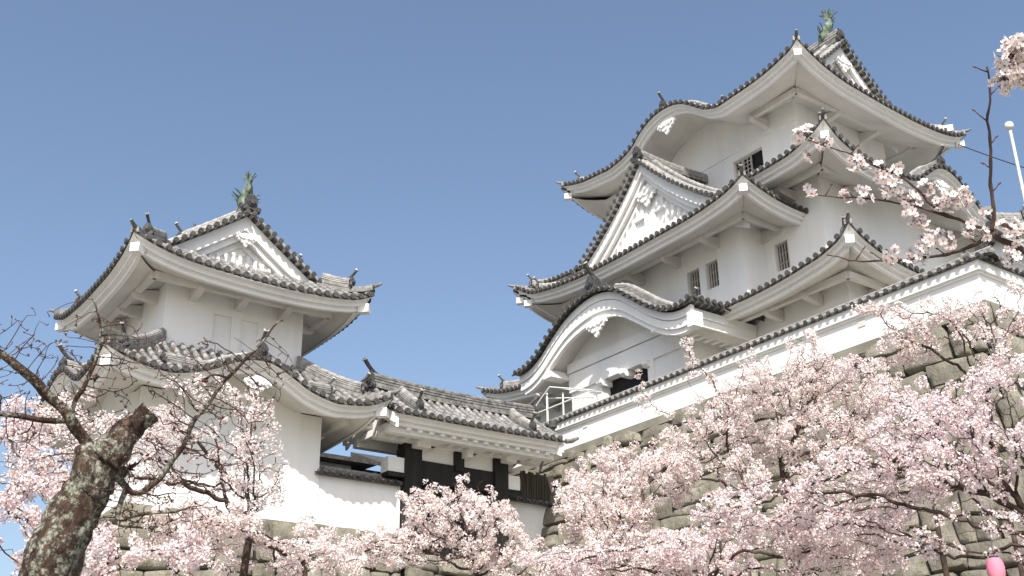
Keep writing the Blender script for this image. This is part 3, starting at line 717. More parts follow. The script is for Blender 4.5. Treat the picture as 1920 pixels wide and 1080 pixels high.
for y in (28.52, 29.74, 31.06):
    m = MB(); m.prism([(26.5, y-.12, 13.72), (26.5, y-.12, 13.56), (26.62, y-.12, 13.46), (27.08, y-.12, 13.46), (27.08, y-.12, 13.72)], (0, .26, 0)); m.build('door_bracket', M['plaster'], pw)

for a, b in ((31.10, 31.4), (28.25, 28.56)):
    m = MB(); m.box((26.70, a, 10.8), (26.797, b, 13.72)); m.build('door_jamb', M['plaster'], pw)

# ------------------------------------------------------------------ watchtower
tower = thing('corner_tower', 'white two storey corner tower with hipped and gabled tile roof, on the left', 'tower', loc=(12.4, 34, 7))
win_lo = (12.75, 13.15, 8.85, 9.35)
tw1 = body(tower, 'lower_storey_wall', 9.55, 31.1, 15.2, 36.9, 6.95, 10.35, holesY=[win_lo], seams=[(7.0, 1.25, .045)])
tw2 = body(tower, 'upper_storey_wall', 10.12, 31.7, 14.64, 36.3, 10.4, 14.6, holesY=[(11.65, 12.25, 12.20, 13.24), (12.55, 13.13, 12.20, 13.24)])
window(tw1, '-Y', 31.1, win_lo, bars=3, rails=0)
for a, b in ((11.65, 12.25), (12.55, 13.13)):
    m = MB(); m.box((a, 31.80, 12.20), (b, 31.84, 13.24))
    for i in (1, 2): m.box((a+(b-a)*i/3-.006, 31.793, 12.21), (a+(b-a)*i/3+.006, 31.80, 13.23))
    s = m.build('shutter', M['plaster'], tw2); s['label'] = 'closed white plastered shutter'
bu = lin([(8.45, 14.50), (9.1, 14.26), (9.8, 14.08), (10.5, 13.98), (11.5, 13.91), (13.3, 13.86), (14.4, 13.90), (15.2, 13.98), (15.8, 14.10), (16.3, 14.34)])
buX = lin([(30.05, 14.50), (30.7, 14.16), (31.6, 13.95), (33.2, 13.84), (35.5, 13.88), (36.8, 14.02), (37.95, 14.4)])
profu = lambda d: .66*d+.012*d*d
roofu, su = make_roof(tower, 'upper_roof', (8.45, 30.05, 16.3, 37.95), {'-X': buX, '+X': buX, '-Y': bu, '+Y': bu}, {}, profu, 13.90, 1.65, axis='Y', Dg=1.25, Dl=2.4, br=1.55)
zu = lambda t: 13.90+profu(3.925-t)+.06
for yc, n_ in ((31.30, -1), (36.70, 1)):
    gable(roofu, (12.375, yc), (0, n_), (1, 0), zu, 2.675, 13.9+profu(1.25), wall_back=.60, kud=.65)
    gegyo(roofu, (12.375, yc-n_*.24, zu(0)-.88), (0, n_), (1, 0), .62)
    for q in np.arange(-1.5, 1.51, .25):
        m = MB(); m.box((12.375+q-.05, min(yc-n_*.46, yc-n_*.60), 14.85), (12.375+q+.05, max(yc-n_*.46, yc-n_*.60), 15.0+.55*(1-abs(q)/1.6)))
        m.build('pediment_bar', M['plaster'], roofu)
main_ridge(roofu, (12.375, 31.35, zu(0)+.10), (12.375, 36.65, zu(0)+.10), tall=1.3, k=1.05)
shachi(roofu, (12.375, 31.75, zu(0)+.48), (0, 1), .76); shachi(roofu, (12.375, 36.3, zu(0)+.48), (0, -1), .76)
bl = lin([(7.9, 10.80), (8.45, 10.56), (9.1, 10.39), (9.8, 10.32), (11, 10.28), (14, 10.28), (15.2, 10.33), (16.1, 10.48), (16.75, 10.80)])
blX = lin([(29.45, 10.80), (30.0, 10.55), (30.8, 10.38), (32, 10.30), (36, 10.30), (37.4, 10.45), (38.55, 10.85)])
bumpl = [(9.5, 10.28), (10.2, 10.40), (10.9, 10.62), (11.6, 10.98), (12.3, 11.18), (12.8, 11.13), (13.4, 10.84), (13.95, 10.55), (14.5, 10.38), (15.1, 10.28)]
bumpx = [(31.3, 10.28), (31.9, 10.42), (32.5, 10.70), (33.2, 11.05), (33.9, 11.18), (34.6, 11.05), (35.3, 10.70), (35.9, 10.42), (36.5, 10.28)]
profl = lambda d: .55*d+.08*d*d
roofl, sl_ = make_roof(tower, 'lower_roof', (7.9, 29.45, 16.75, 38.55), {'-X': blX, '+X': blX, '-Y': bl, '+Y': bl}, {'-Y': bumpl, '-X': bumpx}, profl, 10.30, 1.65, D=2.22, Dl=2.2)
bump_details(roofl, sl_['-Y'], 10.30, 1.65, 31.09, '-Y', 12.4, tw1, crest_k=.95, pend=.8, ridge_len=1.9)
bump_details(roofl, sl_['-X'], 10.30, 1.65, 9.54, '-X', 33.9, tw1, crest_k=.95, pend=.8, ridge_len=1.9)

# ------------------------------------------------------------------ gate
gate = thing('castle_gate', 'black timber gate under a tiled gable roof, between the tower and the stone rampart', 'gate', loc=(20.2, 31.2, 6.4))
GX0, GX1, GY0, GY1, GZ = 16.84, 23.55, 29.5, 32.9, 10.38
profg = lambda d: .50*d+.10*d*d
gb = lin([(GX0, GZ+.02), (20, GZ), (GX1, GZ+.05)])
gs = {k: Side(k, (GX0, GY0, GX1, GY1), gb, None, profg, 1.7, 1.7) for k in ('-Y', '+Y')}
surf, cover, board, soff = MB(), MB(), MB(), MB()
for k, sd in gs.items():
    tile_side(surf, cover, sd, GZ, lambda a: 1.7, [(0, sd.L)], [])
    eave_boards(board, soff, sd, GZ, 1.35, [(0.06, sd.L-.06)], False, False, h1=.16, h2=.12, slope=.35)
groof = surf.build('gate_roof', TM, gate); cover.build('cover_tiles', M['cover'], groof, smooth=True, auto=50)
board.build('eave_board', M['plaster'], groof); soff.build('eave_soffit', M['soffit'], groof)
zg = lambda t: GZ+profg(1.7-t)+.06
for xc, n_ in ((GX0+.02, -1), (GX1-.02, 1)):
    C_ = np.array([xc, 31.2, 0]); N3 = np.array([n_, 0, 0])
    b = MB(); tt = np.linspace(-1.66, 1.66, 25)
    for q0, q1 in zip(tt[:-1], tt[1:]):
        for off, th, za, zb in ((0, .10, -.36, -.05), (.10, .08, -.50, -.12)):
            pa = [C_-N3*off+(0, q, zg(abs(q))) for q in (q0, q1)]; pa = [np.array(p) for p in pa]
            Zv = np.array([0, 0, 1.]); b.box8([pa[0]+Zv*za, pa[1]+Zv*za, pa[1]+Zv*za-N3*th, pa[0]+Zv*za-N3*th, pa[0]+Zv*zb, pa[1]+Zv*zb, pa[1]+Zv*zb-N3*th, pa[0]+Zv*zb-N3*th])
    b.build('bargeboard', M['plaster'], groof)
    vt = MB()
    for sg in (-1, 1):
        pp = np.array([C_-N3*.12+(0, sg*q, zg(q)+.14) for q in np.linspace(.05, 1.66, 10)]); vt.tube(pp, .085, 8)
    vt.build('verge_tiles', RM, groof, smooth=True, auto=40)
    for off, e in ((1.1, 1.35),):
        for sg in (-1, 1):
            pp = np.array([C_-N3*off+(0, sg*q, zg(q)+.12) for q in np.linspace(.2, e, 10)])
            r = MB(); ridge_stack(r, pp, .95, .85); r.build('descending_ridge', RM, groof); oni(groof, pp[-1]-np.array([0, 0, .04]), (0, sg, 0), .75)
main_ridge(groof, (GX0+.1, 31.2, zg(0)+.06), (GX1-.1, 31.2, zg(0)+.06), tall=1.25, k=1.1, horn=True, plain=True)
m = MB(); m.tube([(GX1+.02, GY0-.02, GZ+.10), (GX1+.25, GY0-.08, GZ+.14), (GX1+.48, GY0-.14, GZ+.26)], [.09, .08, .05], 8); m.build('corner_tile', RM, groof)
m = MB(); m.tube([(GX1+.05, 30.2, GZ+.5), (GX1+.05, 30.2, GZ+.72)], [.10, .06], 8); m.tube([(GX1+.05, 30.2, GZ+.76), (GX1+.05, 30.2, GZ+1.0)], [.14, .15], 10); m.build('finial', M['oni'], groof)
for x in np.arange(17.55, 23.3, .42):
    m = MB(); m.box((x, 29.86, 10.02), (x+.15, 30.9, 10.17)); m.build('rafter', M['plaster'], groof)
m = MB(); m.box((17.0, 30.02, 9.93), (23.45, 30.30, 10.165)); m.box((17.05, 30.85, 9.95), (23.3, 31.2, 10.9)); m.box((17.05, 32.2, 9.95), (23.3, 32.5, 10.3)); m.build('eave_beam', M['plaster'], gate)
m = MB(); m.prism([(17.25, 29.9, 10.5), (17.25, 32.4, 10.5), (17.25, 31.2, 11.35)], (.08, 0, 0)); m.box((17.1, 29.95, 10.10), (17.3, 32.4, 10.32)); m.build('gable_wall', M['plaster'], gate)
for x0, x1, zt in ((18.11, 18.74, 9.79), (20.04, 20.38, 9.72), (21.62, 22.17, 9.79)):
    m = MB(); m.box((x0, 30.90, 6.3 if x0 != 20.04 else 9.3), (x1, 31.45, zt)); m.box((x0, 30.95, zt), (x0+.26, 31.4, 10.25)); m.build('post', M['wood'], gate)
    b = MB(); b.box((x0+.262, 30.35, 9.95), (x1+.50, 31.2, 10.16)); b.box((x0+.262, 30.60, zt+.003), (x1+.15, 31.2, 9.948)); b.build('bracket_arm', M['plaster'], gate)
m = MB(); m.box((18.74, 30.98, 8.75), (21.62, 31.40, 9.47)); m.build('lintel', M['wood'], gate)
m = MB(); m.box((18.74, 31.06, 9.47), (21.62, 31.3, 10.25)); m.build('plaster_panel', M['plaster'], gate)
for x0, x1 in ((17.52, 18.106), (22.175, 22.68)):
    m = MB(); m.box((x0, 30.95, 8.95), (x1, 31.42, 9.44)); m.build('beam_end', M['plaster'], gate)
for a, b in (((17.5, 30.9, 8.80), (18.106, 31.47, 8.945)), ((22.175, 30.9, 8.80), (22.72, 31.47, 8.945)), ((17.3, 31.5, 6.3), (18.1, 31.7, 8.79))):
    m = MB(); m.box(a, b); m.build('side_timber', M['wood'], gate)
for x0, x1 in ((18.76, 20.17), (20.19, 21.60)):
    d = MB(); d.box((x0, 31.42, 6.35), (x1, 31.58, 8.95))
    for i in range(6): q = x0+(x1-x0)*(i+.5)/6; d.box((q-.09, 31.39, 6.4), (q+.09, 31.418, 8.74))
    for z in (6.9, 7.8, 8.5): d.box((x0+.02, 31.35, z), (x1-.02, 31.388, z+.14))
    d.build('door', M['wood'], gate)

# ------------------------------------------------------------------ plaster walls
def tile_cap(parent, p0, p1, z, half=.42, rise=.30, name='tile_cap', ridge=True):
    """little tiled roof along the top of a wall"""
    p0, p1 = np.array([*p0, 0.]), np.array([*p1, 0.]); L = np.linalg.norm(p1-p0); A = (p1-p0)/L; S = np.array([A[1], -A[0], 0]); Z = np.array([0, 0, 1.])
    surf, cov = MB(), MB()
    for sg in (-1, 1):
        surf.grid(np.array([[p0+S*sg*half+Z*(z-.05), p1+S*sg*half+Z*(z-.05)], [p0+S*sg*half+Z*z, p1+S*sg*half+Z*z], [p0+Z*(z+rise), p1+Z*(z+rise)]]))
        surf.grid(np.array([[p0+S*sg*half+Z*(z-.05), p1+S*sg*half+Z*(z-.05)], [p0+S*sg*.2+Z*(z-.03), p1+S*sg*.2+Z*(z-.03)]]))
        for q in np.arange(.14, L, .28):
            c = p0+A*q
            half_row(cov, [c+S*sg*(half+.03)+Z*(z+.02), c+S*sg*half*.5+Z*(z+rise*.5+.03), c+Z*(z+rise+.02)], A, .062)
            surf.cur = 1; surf.disc(c+S*sg*(half+.04)+Z*(z+.02), S, .064, .03, 8); surf.cur = 0
    o = surf.build(name, TM, parent); cov.build('cover_tiles', M['cover'], o, smooth=True, auto=50)
    if ridge:
        r = MB(); ridge_stack(r, np.array([p0+Z*(z+rise-.03), (p0+p1)/2+Z*(z+rise-.03), p1+Z*(z+rise-.03)]), .7, .4); r.build('cap_ridge', RM, o)
    return o
rw = thing('plaster_wall', 'long white plaster wall with tile cap along the top of the stone rampart', 'wall', loc=(25.2, 24, 10.8))
m = MB(); m.box((25.0, 14.4, 10.78), (25.5, 34.8, 11.9)); m.box((25.5, 14.4, 10.78), (33, 14.9, 11.9)); m.build('wall_face', M['plaster'], rw)
m = MB()
for pr, z0, z1 in ((.12, 11.60, 11.86), (.05, 11.53, 11.60)):
    m.box((25.0-pr, 14.4-pr, z0), (24.998, 34.8, z1)); m.box((24.998, 14.4-pr, z0), (33, 14.398, z1))
m.build('cornice', M['plaster'], rw)
tile_cap(rw, (25.25, 14.05), (25.25, 34.8), 11.90, .43, .20); tile_cap(rw, (24.95, 14.65), (33, 14.65), 11.902, .43, .20)
for y, z, sz in ((30.14, 11.50, .12), (18.05, 11.44, .12), (23.9, 11.45, .11)):
    m = MB(); t = MB()
    if sz: m.prism([(24.998, y-sz, z-.16), (24.998, y+sz, z-.16), (24.998, y+sz, z+.16), (24.998, y-sz, z+.16)], (-.02, 0, 0))
    o = m.build('loophole', M['soffit'], rw); 
lw = thing('plaster_wall', 'low white plaster wall joining the tower to the gate', 'wall', loc=(16.8, 31.7, 7))
m = MB(); m.box((15.22, 31.16, 6.95), (18.1, 31.6, 8.58)); m.build('wall_face', M['plaster'], lw)
m = MB(); m.box((15.22, 31.11, 6.95), (18.08, 31.158, 8.18)); m.build('wall_moulding', M['plaster'], lw)
tile_cap(lw, (15.05, 31.4), (18.05, 31.4), 8.58, .42, .20)
lr = thing('plaster_wall', 'low white plaster wall to the right of the black gate post', 'wall', loc=(23.5, 31.8, 6.5))
m = MB(); m.box((22.2, 31.7, 6.4), (25.2, 32.0, 8.78)); m.build('wall_face', M['plaster'], lr)
tile_cap(lr, (22.2, 31.85), (25.0, 31.85), 8.78, .38, .14)
bw = thing('storehouse', 'low building seen through the gap behind the gate, roof shade painted in', 'building', loc=(19, 38.5, 8))
m = MB(); m.box((14.5, 38, 6), (19.9, 41, 10.95)); m.build('wall', M['plaster'], bw)
m = MB(); m.box((19.9, 38, 6), (25, 41, 10.9)); m.build('timber_wall', M['wood'], bw)
m = MB(); m.box((14.5, 37.93, 6), (25, 37.998, 10.55)); m.build('lower_boarding', M['wood'], bw)
m = MB(); m.prism([(14.5, 37.4, 10.96), (14.5, 40, 11.06), (14.5, 40, 11.4), (14.5, 37.4, 11.12)], (6.2, 0, 0)); m.prism([(20.9, 37.3, 10.9), (20.9, 40, 11.9), (20.9, 40, 12.1), (20.9, 37.3, 11.05)], (4, 0, 0)); m.build('roof', M['tile_end'], bw)  # roof lies in shade: that darkness is put into its colour
fe = MB()
for i, x in enumerate(np.arange(23.22, 24.75, .115)):
    fe.box((x, 31.62+.01*(i % 2), 8.85), (x+.095, 31.66+.01*(i % 2), 9.86+.05*math.sin(i*2.3)))
fn = thing('wooden_fence', 'weathered upright board fence between the gate and the stone rampart', 'fence', loc=(24, 31.6, 8.9))
fe.build('boards', M['fence'], fn)
m = MB(); m.box((23.2, 31.665, 9.1), (24.75, 31.72, 9.2)); m.box((23.2, 31.665, 9.6), (24.75, 31.72, 9.7)); m.build('rail', M['fence'], fn)
# handrail frame at the porch
hr = thing('metal_railing', 'white metal railing frame in front of the keep porch', 'railing', loc=(26, 32, 11))
def rod(pts, r=.028, nm='rail'):
    m = MB(); m.tube(pts, r, 7); m.build(nm, M['white_metal'], hr, smooth=True, auto=40)
rod([(25.9, 34.9, 12.9), (25.9, 33.9, 13.55), (25.9, 33.3, 13.90)]); rod([(25.9, 33.3, 13.90), (25.9, 30.7, 13.06)][::1], nm='rail')
rod([(26.35, 34.2, 13.75), (26.35, 31.2, 13.0)]); rod([(25.9, 34.9, 12.6), (26.35, 34.9, 12.6)])
rod([(26.0, 33.6, 11.0), (26.0, 33.6, 13.75)], .04, 'post'); rod([(26.0, 32.6, 11.0), (26.0, 32.6, 13.5)], .032, 'post'); rod([(26.0, 34.7, 11.0), (26.0, 34.7, 13.0)], .032, 'post')
rod([(26.0, 34.7, 12.55), (26.0, 31.2, 12.55)]); rod([(26.0, 34.7, 13.1), (26.0, 32.0, 13.1)])
for y in (33.0, 32.5, 32.0, 31.5): rod([(25.9, y, 13.90-(33.3-y)*.323), (26.7, y-.35, 13.8-(33.3-y)*.30)], .014, 'bar')

# ------------------------------------------------------------------ small gabled building and pole at the far right
rb = thing('side_building', 'small white gabled building with tile verge behind the wall at the right edge', 'building', loc=(34, 17, 11))
zr = lambda t: 15.3+(.55*(2.6-t)+.09*(2.6-t)**2)*.9-1.9
m = MB(); m.box((31.3, 14.9, 10), (37, 19.4, 13.4)); m.build('wall', M['plaster'], rb)
surf, cover = MB(), MB()
for sg in (-1, 1):
    t = np.linspace(2.6, 0, 10)
    surf.grid(np.array([[(31.0, 17.2+sg*q, zr(q)), (37, 17.2+sg*q, zr(q))] for q in t]))
    for x in np.arange(31.1, 37, .3): half_row(cover, [(x, 17.2+sg*q, zr(q)+.05) for q in t], (1, 0, 0))
rr = surf.build('roof', TM, rb); cover.build('cover_tiles', M['cover'], rr, smooth=True, auto=50)
gable(rr, (31.0, 17.2), (-1, 0), (0, 1), zr, 2.5, 13.2, kud=.6)
main_ridge(rr, (31.1, 17.2, zr(0)+.05), (37, 17.2, zr(0)+.05), (True, False), 1.0, 1.0)
po = thing('flagpole', 'tall thin white pole with round finial at the right edge', 'pole', loc=(37.2, 19.05, 8))
m = MB(); m.tube([(35.2, 18.05, 8), (35.2, 18.05, 21.0)], [.075, .055], 12); m.build('shaft', M['steel'], po, smooth=True, auto=40)
m = MB(); t = np.linspace(-1, 1, 9); m.tube([(35.2, 18.05, 21.20+.17*q) for q in t], [.02+.14*math.sqrt(max(0, 1-q*q)) for q in t], 14); m.build('finial', M['steel'], po, smooth=True)
m = MB()
c0, c1 = np.array([39.6, 22.6, 24.1]), np.array([38.5, 14.8, 17.5]); t = np.linspace(0, 1, 14)[:, None]
m.tube(c0+(c1-c0)*t-np.array([0, 0, 1])*.8*t*(1-t), .022, 5)
tag(m.build('cable', M['cable'], None), 'thin dark cable running down from the corner of the keep top roof', 'cable')

# children were modelled in world space: keep them there under their placed parents
for o in list(bpy.data.objects):
    if o.parent is not None and o.parent.parent is None and o.parent.type == 'EMPTY':
        o.location = -o.parent.location
# ------------------------------------------------------------------ stone ramparts
def stone_face(mb, back, Pf, u0, u1, H, seed, mean=(.85, .62), bulge=.10):
    """irregular dry-stone facing; Pf(u, v) gives (point, outward normal) at u along and v down from the top"""
    rng = random.Random(seed); v = 0.0; rows = []
    while v < H:
        h = mean[1]*rng.uniform(.7, 1.5); rows.append((v, min(H, v+h))); v += h
    def warp(u, v): return v+.16*mnoise.noise(Vector((u*.55, v*.8, seed)))*min(1, v*2)
    for v0, v1 in rows:
        u = u0
        while u < u1:
            w = mean[0]*rng.choice((.45, .7, .9, 1.1, 1.4, 1.8))*rng.uniform(.85, 1.15); ue = min(u1, u+w)
            if u1-ue < .3: ue = u1
            parts = [(v0, v1)]
            if (v1-v0) > .75 and rng.random() < .35: c = v0+(v1-v0)*rng.uniform(.4, .6); parts = [(v0, c), (c, v1)]
            for a, b in parts:
                g = .012; j = lambda s_: rng.uniform(-s_, s_)
                q = [(u+g+j(.05), a+g+j(.05)), (ue-g+j(.05), a+g+j(.05)), (ue-g+j(.07), b-g+j(.05)), (u+g+j(.07), b-g+j(.05))]
                ST = (0, .035, .16, .4, .62, .85, .965, 1); n = 8; grid = []; tilt = (rng.uniform(-.05, .05), rng.uniform(-.05, .05)); dep = rng.uniform(-.03, .07)
                for i in range(n):
                    rowp = []
                    for k in range(n):
                        s, t = ST[k], ST[i]
                        uu = (q[0][0]*(1-s)+q[1][0]*s)*(1-t)+(q[3][0]*(1-s)+q[2][0]*s)*t
                        vv = (q[0][1]*(1-s)+q[1][1]*s)*(1-t)+(q[3][1]*(1-s)+q[2][1]*s)*t
                        uu = min(max(uu, u0), u1)
                        e = min(s, 1-s, t, 1-t)
                        # round the corners of the block
                        cr = (abs(s-.5)*2)**4*(abs(t-.5)*2)**4
                        uu += (.5-s)*.05*cr; vv += (.5-t)*.05*cr
                        p, nn = Pf(uu, warp(uu, vv))
                        p = np.asarray(p, float); nn = np.asarray(nn, float)
                        off = -.16 if e == 0 else (dep+bulge*(.1 if e < .1 else (.4 if e < .3 else .55))+tilt[0]*(s-.5)+tilt[1]*(t-.5)+.09*mnoise.noise(Vector(p*2.0))+.04*mnoise.noise(Vector(p*6)))
                        rowp.append(p+nn*off)
                    grid.append(rowp)
                mb.grid(np.array(grid))
            u = ue
    nu = 12; uu = np.linspace(u0, u1, nu); vv = np.linspace(0, H, 12)
    back.grid(np.array([[np.asarray(Pf(a, b)[0])-np.asarray(Pf(a, b)[1])*.10 for a in uu] for b in vv]))
def batter(v): return .26*v+.010*v*v
ramp_r = thing('stone_rampart', 'tall sloping stone rampart carrying the long white wall, right', 'rampart', loc=(24, 24, 0))
st, bk = MB(), MB()
def PX(u, v): d = batter(v); s_ = .26+.02*v; n = np.array([-1, 0, s_])/math.hypot(1, s_); return (25.03-d, u-d*(1-(u-14.3)/22), 10.79-v), n
stone_face(st, bk, PX, 14.3, 36.0, 12.0, 3, (1.0, .68))
def PYf(u, v): d = batter(v); s_ = .26+.02*v; n = np.array([0, -1, s_])/math.hypot(1, s_); return (u-d*(1-(u-24.93)/9), 14.38-d, 10.79-v), n
stone_face(st, bk, PYf, 24.93, 33, 12.0, 5, (1.0, .68))
st.build('stone_blocks', M['stone'], ramp_r, smooth=True, auto=60); bk.build('rubble_core', M['gap'], ramp_r)
m = MB(); m.box((24.9, 14.3, 10.5), (33, 36, 10.775)); m.build('rampart_top', M['ground'], ramp_r)
ramp_l = thing('stone_rampart', 'lower pale stone rampart under the white corner tower, left', 'rampart', loc=(13, 31, 0))
st, bk = MB(), MB()
def PL(u, v): d = batter(v)*.8; s_ = .22; n = np.array([0, -1, s_])/math.hypot(1, s_); return (u-d*(1 if u < 9.5 else max(0, 1-(u-9.4)/6)), 31.0-d, 7.0-v), n
stone_face(st, bk, PL, 9.35, 18.0, 8.5, 9, (.9, .6))
def PG(u, v): d = batter(v)*.8; n = np.array([0, -1, .22])/1.024; return (u, 30.55-d, 6.38-v), n
stone_face(st, bk, PG, 18.0, 23.6, 8.0, 10, (.9, .5))
def PLx(u, v): d = batter(v)*.8; n = np.array([-1, 0, .22])/1.024; return (9.35-d, u-d*max(0, 1-(u-31)/6), 7.0-v), n
stone_face(st, bk, PLx, 31.0, 41, 8.5, 11, (.9, .6))
st.build('stone_blocks', M['stone'], ramp_l, smooth=True, auto=60); bk.build('rubble_core', M['gap'], ramp_l)
m = MB(); m.box((9.4, 31.0, 6.7), (18.2, 41, 6.985)); m.box((18.2, 30.6, 6.1), (25, 41, 6.37)); m.build('rampart_top', M['ground'], ramp_l)
for r in (ramp_r, ramp_l):
    for c in r.children: c.location = -r.location

# ------------------------------------------------------------------ ground
def ground_z(x, y):
    d = math.hypot(x, y); q = max(0, min(1, (d-7)/24)); s_ = q*q*(3-2*q)
    return -1.6+3.4*s_+.25*mnoise.noise(Vector((x*.12, y*.12, 0)))*s_
g = MB(); ax = np.r_[-900, -300, -120, np.arange(-60, 61, 3), 120, 300, 900]
g.grid(np.array([[(x, y, ground_z(x, y)) for x in ax] for y in ax])); tag(g.build('ground', M['ground'], None, smooth=True), kind='structure')
# ------------------------------------------------------------------ cherry trees
CROWNS = {
 'A': ((10.94, 16.43, 3.24), [(10.79, 16.37, 3.94, 1.03, 0.75), (9.67, 17.14, 3.54, 0.8, 0.47), (10.79, 16.2, 4.6, 0.37, 0.39), (10.2, 16.64, 4.38, 0.56, 0.37), (11.52, 15.99, 3.41, 0.84, 0.47)]),
 'B': ((12.76, 15.07, 3.16), [(12.67, 14.9, 4.16, 0.94, 0.66), (12.8, 15.9, 4.94, 0.44, 0.22), (13.3, 14.19, 4.66, 0.75, 0.52), (12.43, 13.99, 3.28, 1.33, 0.44)]),
 'C': ((14.64, 13.73, 4.18), [(13.78, 13.61, 6.72, 0.21, 0.58), (14.05, 13.82, 5.64, 0.77, 0.58), (13.35, 14.33, 6.04, 0.38, 0.15), (14.54, 13.05, 6.2, 0.53, 0.48), (14.01, 13.5, 4.61, 1.03, 0.52), (13.19, 14.24, 6.59, 0.21, 0.12)]),
 'D': ((15.79, 13.65, 5.17), [(15.81, 13.03, 6.53, 1.01, 0.7), (16.48, 12.29, 6.3, 0.91, 0.6), (15.33, 13.38, 6.95, 0.3, 0.4), (16.0, 12.52, 5.34, 1.18, 0.59), (15.77, 12.63, 7.33, 0.3, 0.18)]),
 'E': ((12.76, 7.38, 2.81), [(12.17, 8.04, 3.51, 0.98, 0.77), (12.09, 7.08, 3.73, 0.54, 0.68), (12.12, 9.09, 3.25, 1.09, 0.58), (12.44, 7.95, 2.62, 0.91, 0.39), (11.74, 10.38, 3.23, 1.05, 0.45), (12.56, 8.91, 4.34, 0.52, 0.26)]),
 'F': ((16.56, 9.82, 5.41), [(15.94, 10.03, 6.73, 1.03, 0.37), (16.42, 9.16, 6.83, 0.56, 0.47), (15.29, 10.75, 7.11, 0.37, 0.17), (16.08, 9.32, 5.9, 0.55, 0.37), (15.72, 10.55, 6.43, 0.56, 0.26)]),
 'G': ((6.38, 15.4, 3.34), [(5.37, 15.57, 4.21, 1.51, 0.68), (6.12, 15.15, 4.69, 0.72, 0.52), (4.67, 16.7, 4.84, 1.18, 0.46), (3.86, 16.08, 3.95, 0.88, 0.64), (6.76, 15.03, 4.17, 0.32, 0.11), (5.85, 15.63, 5.26, 0.74, 0.26), (6.42, 15.29, 3.75, 0.64, 0.32)]),
 'H': ((3.75, 14.35, 2.27), [(3.31, 14.36, 2.8, 0.7, 0.7), (4.06, 14.23, 2.47, 0.91, 0.35), (3.56, 17.0, 4.73, 0.59, 0.46), (3.63, 16.17, 3.79, 0.64, 0.48), (4.76, 13.99, 2.56, 0.84, 0.32)]),
 'I': ((7.39, 15.61, 2.78), [(6.89, 15.28, 2.84, 1.11, 0.3), (8.14, 15.74, 3.14, 0.67, 0.35), (5.48, 14.73, 3.02, 0.97, 0.41), (8.03, 16.28, 3.55, 0.52, 0.22)]),
 'K': ((14.1, 15.71, 4.08), [(13.84, 15.61, 5.22, 0.91, 0.45), (14.54, 14.9, 5.37, 0.7, 0.5), (13.34, 15.71, 4.0, 0.89, 0.49), (15.73, 14.0, 5.64, 0.82, 0.51), (15.46, 14.33, 6.3, 0.62, 0.31)]),
 'L': ((14.59, 9.78, 3.92), [(14.29, 9.74, 5.0, 0.59, 0.34), (14.31, 8.91, 4.71, 0.66, 0.41), (14.53, 8.29, 5.14, 0.49, 0.33), (14.5, 10.75, 5.92, 0.36, 0.18), (13.07, 10.42, 3.09, 0.96, 0.4)]),
 'J': ((12.61, 12.54, 2.77), [(12.49, 12.61, 3.03, 1.26, 0.42), (11.22, 13.76, 2.97, 0.93, 0.3), (13.13, 10.43, 2.77, 1.19, 0.3)]),
}
def grow(start_nodes, parents, attr, step, infl, kill, seed, iters=90, up=.12, jit=.25, maxn=6000):
    """space colonisation: branch nodes grow towards scattered buds"""
    rng = np.random.default_rng(seed)
    nodes = [np.asarray(p, float) for p in start_nodes]; par = list(parents)
    A = np.asarray(attr, float); best = np.full(len(A), 1e9); bi = np.zeros(len(A), int); alive = np.ones(len(A), bool); done = 0
    for it in range(iters):
        new = np.array(nodes[done:])
        if len(new):
            for c0 in range(0, len(new), 200):
                D = np.linalg.norm(A[:, None]-new[None, c0:c0+200], axis=2); j = D.argmin(1); dm = D[np.arange(len(A)), j]
                u = dm < best; best[u] = dm[u]; bi[u] = j[u]+done+c0
        done = len(nodes); alive &= best > kill
        act = alive & (best < infl)
        if not act.any():
            if not alive.any(): break
            k = np.where(alive)[0][best[alive].argmin()]; act = np.zeros(len(A), bool); act[k] = True
        NN = np.array(nodes); dirs = A[act]-NN[bi[act]]; dirs /= np.linalg.norm(dirs, axis=1)[:, None]
        ids = bi[act]
        for i in np.unique(ids):
            v = dirs[ids == i].sum(0); v = v/(np.linalg.norm(v)+1e-6)+rng.normal(0, jit, 3)+[0, 0, up]
            v /= np.linalg.norm(v); nodes.append(NN[i]+v*step); par.append(int(i))
        if len(nodes) > maxn: break
    return np.array(nodes), np.array(par)
def thicken(par, n0, r0, e):
    n = len(par); acc = np.zeros(n); kids = np.zeros(n, int)
    for i in range(n-1, -1, -1):
        if acc[i] == 0: acc[i] = r0**e
        if par[i] >= 0: acc[par[i]] += acc[i]; kids[par[i]] += 1
    return acc**(1/e), kids
def branch_mesh(mb, nodes, par, rad, thin_seg=4):
    kids = {}
    for i, p in enumerate(par):
        if p >= 0: kids.setdefault(int(p), []).append(i)
    starts = [(None, i) for i, p in enumerate(par) if p < 0]
    while starts:
        p, i = starts.pop(); ch = [p] if p is not None else []; ch.append(i)
        while True:
            k = kids.get(i, [])
            if not k: break
            k = sorted(k, key=lambda q: -rad[q]); starts += [(i, q) for q in k[1:]]; i = k[0]; ch.append(i)
        r = rad[ch].copy()
        if p is not None: r[0] = min(r[0], r[1]*1.1)
        if len(ch) > 1: mb.tube(nodes[ch], r, 7 if r.max() > .03 else thin_seg, cap=True)
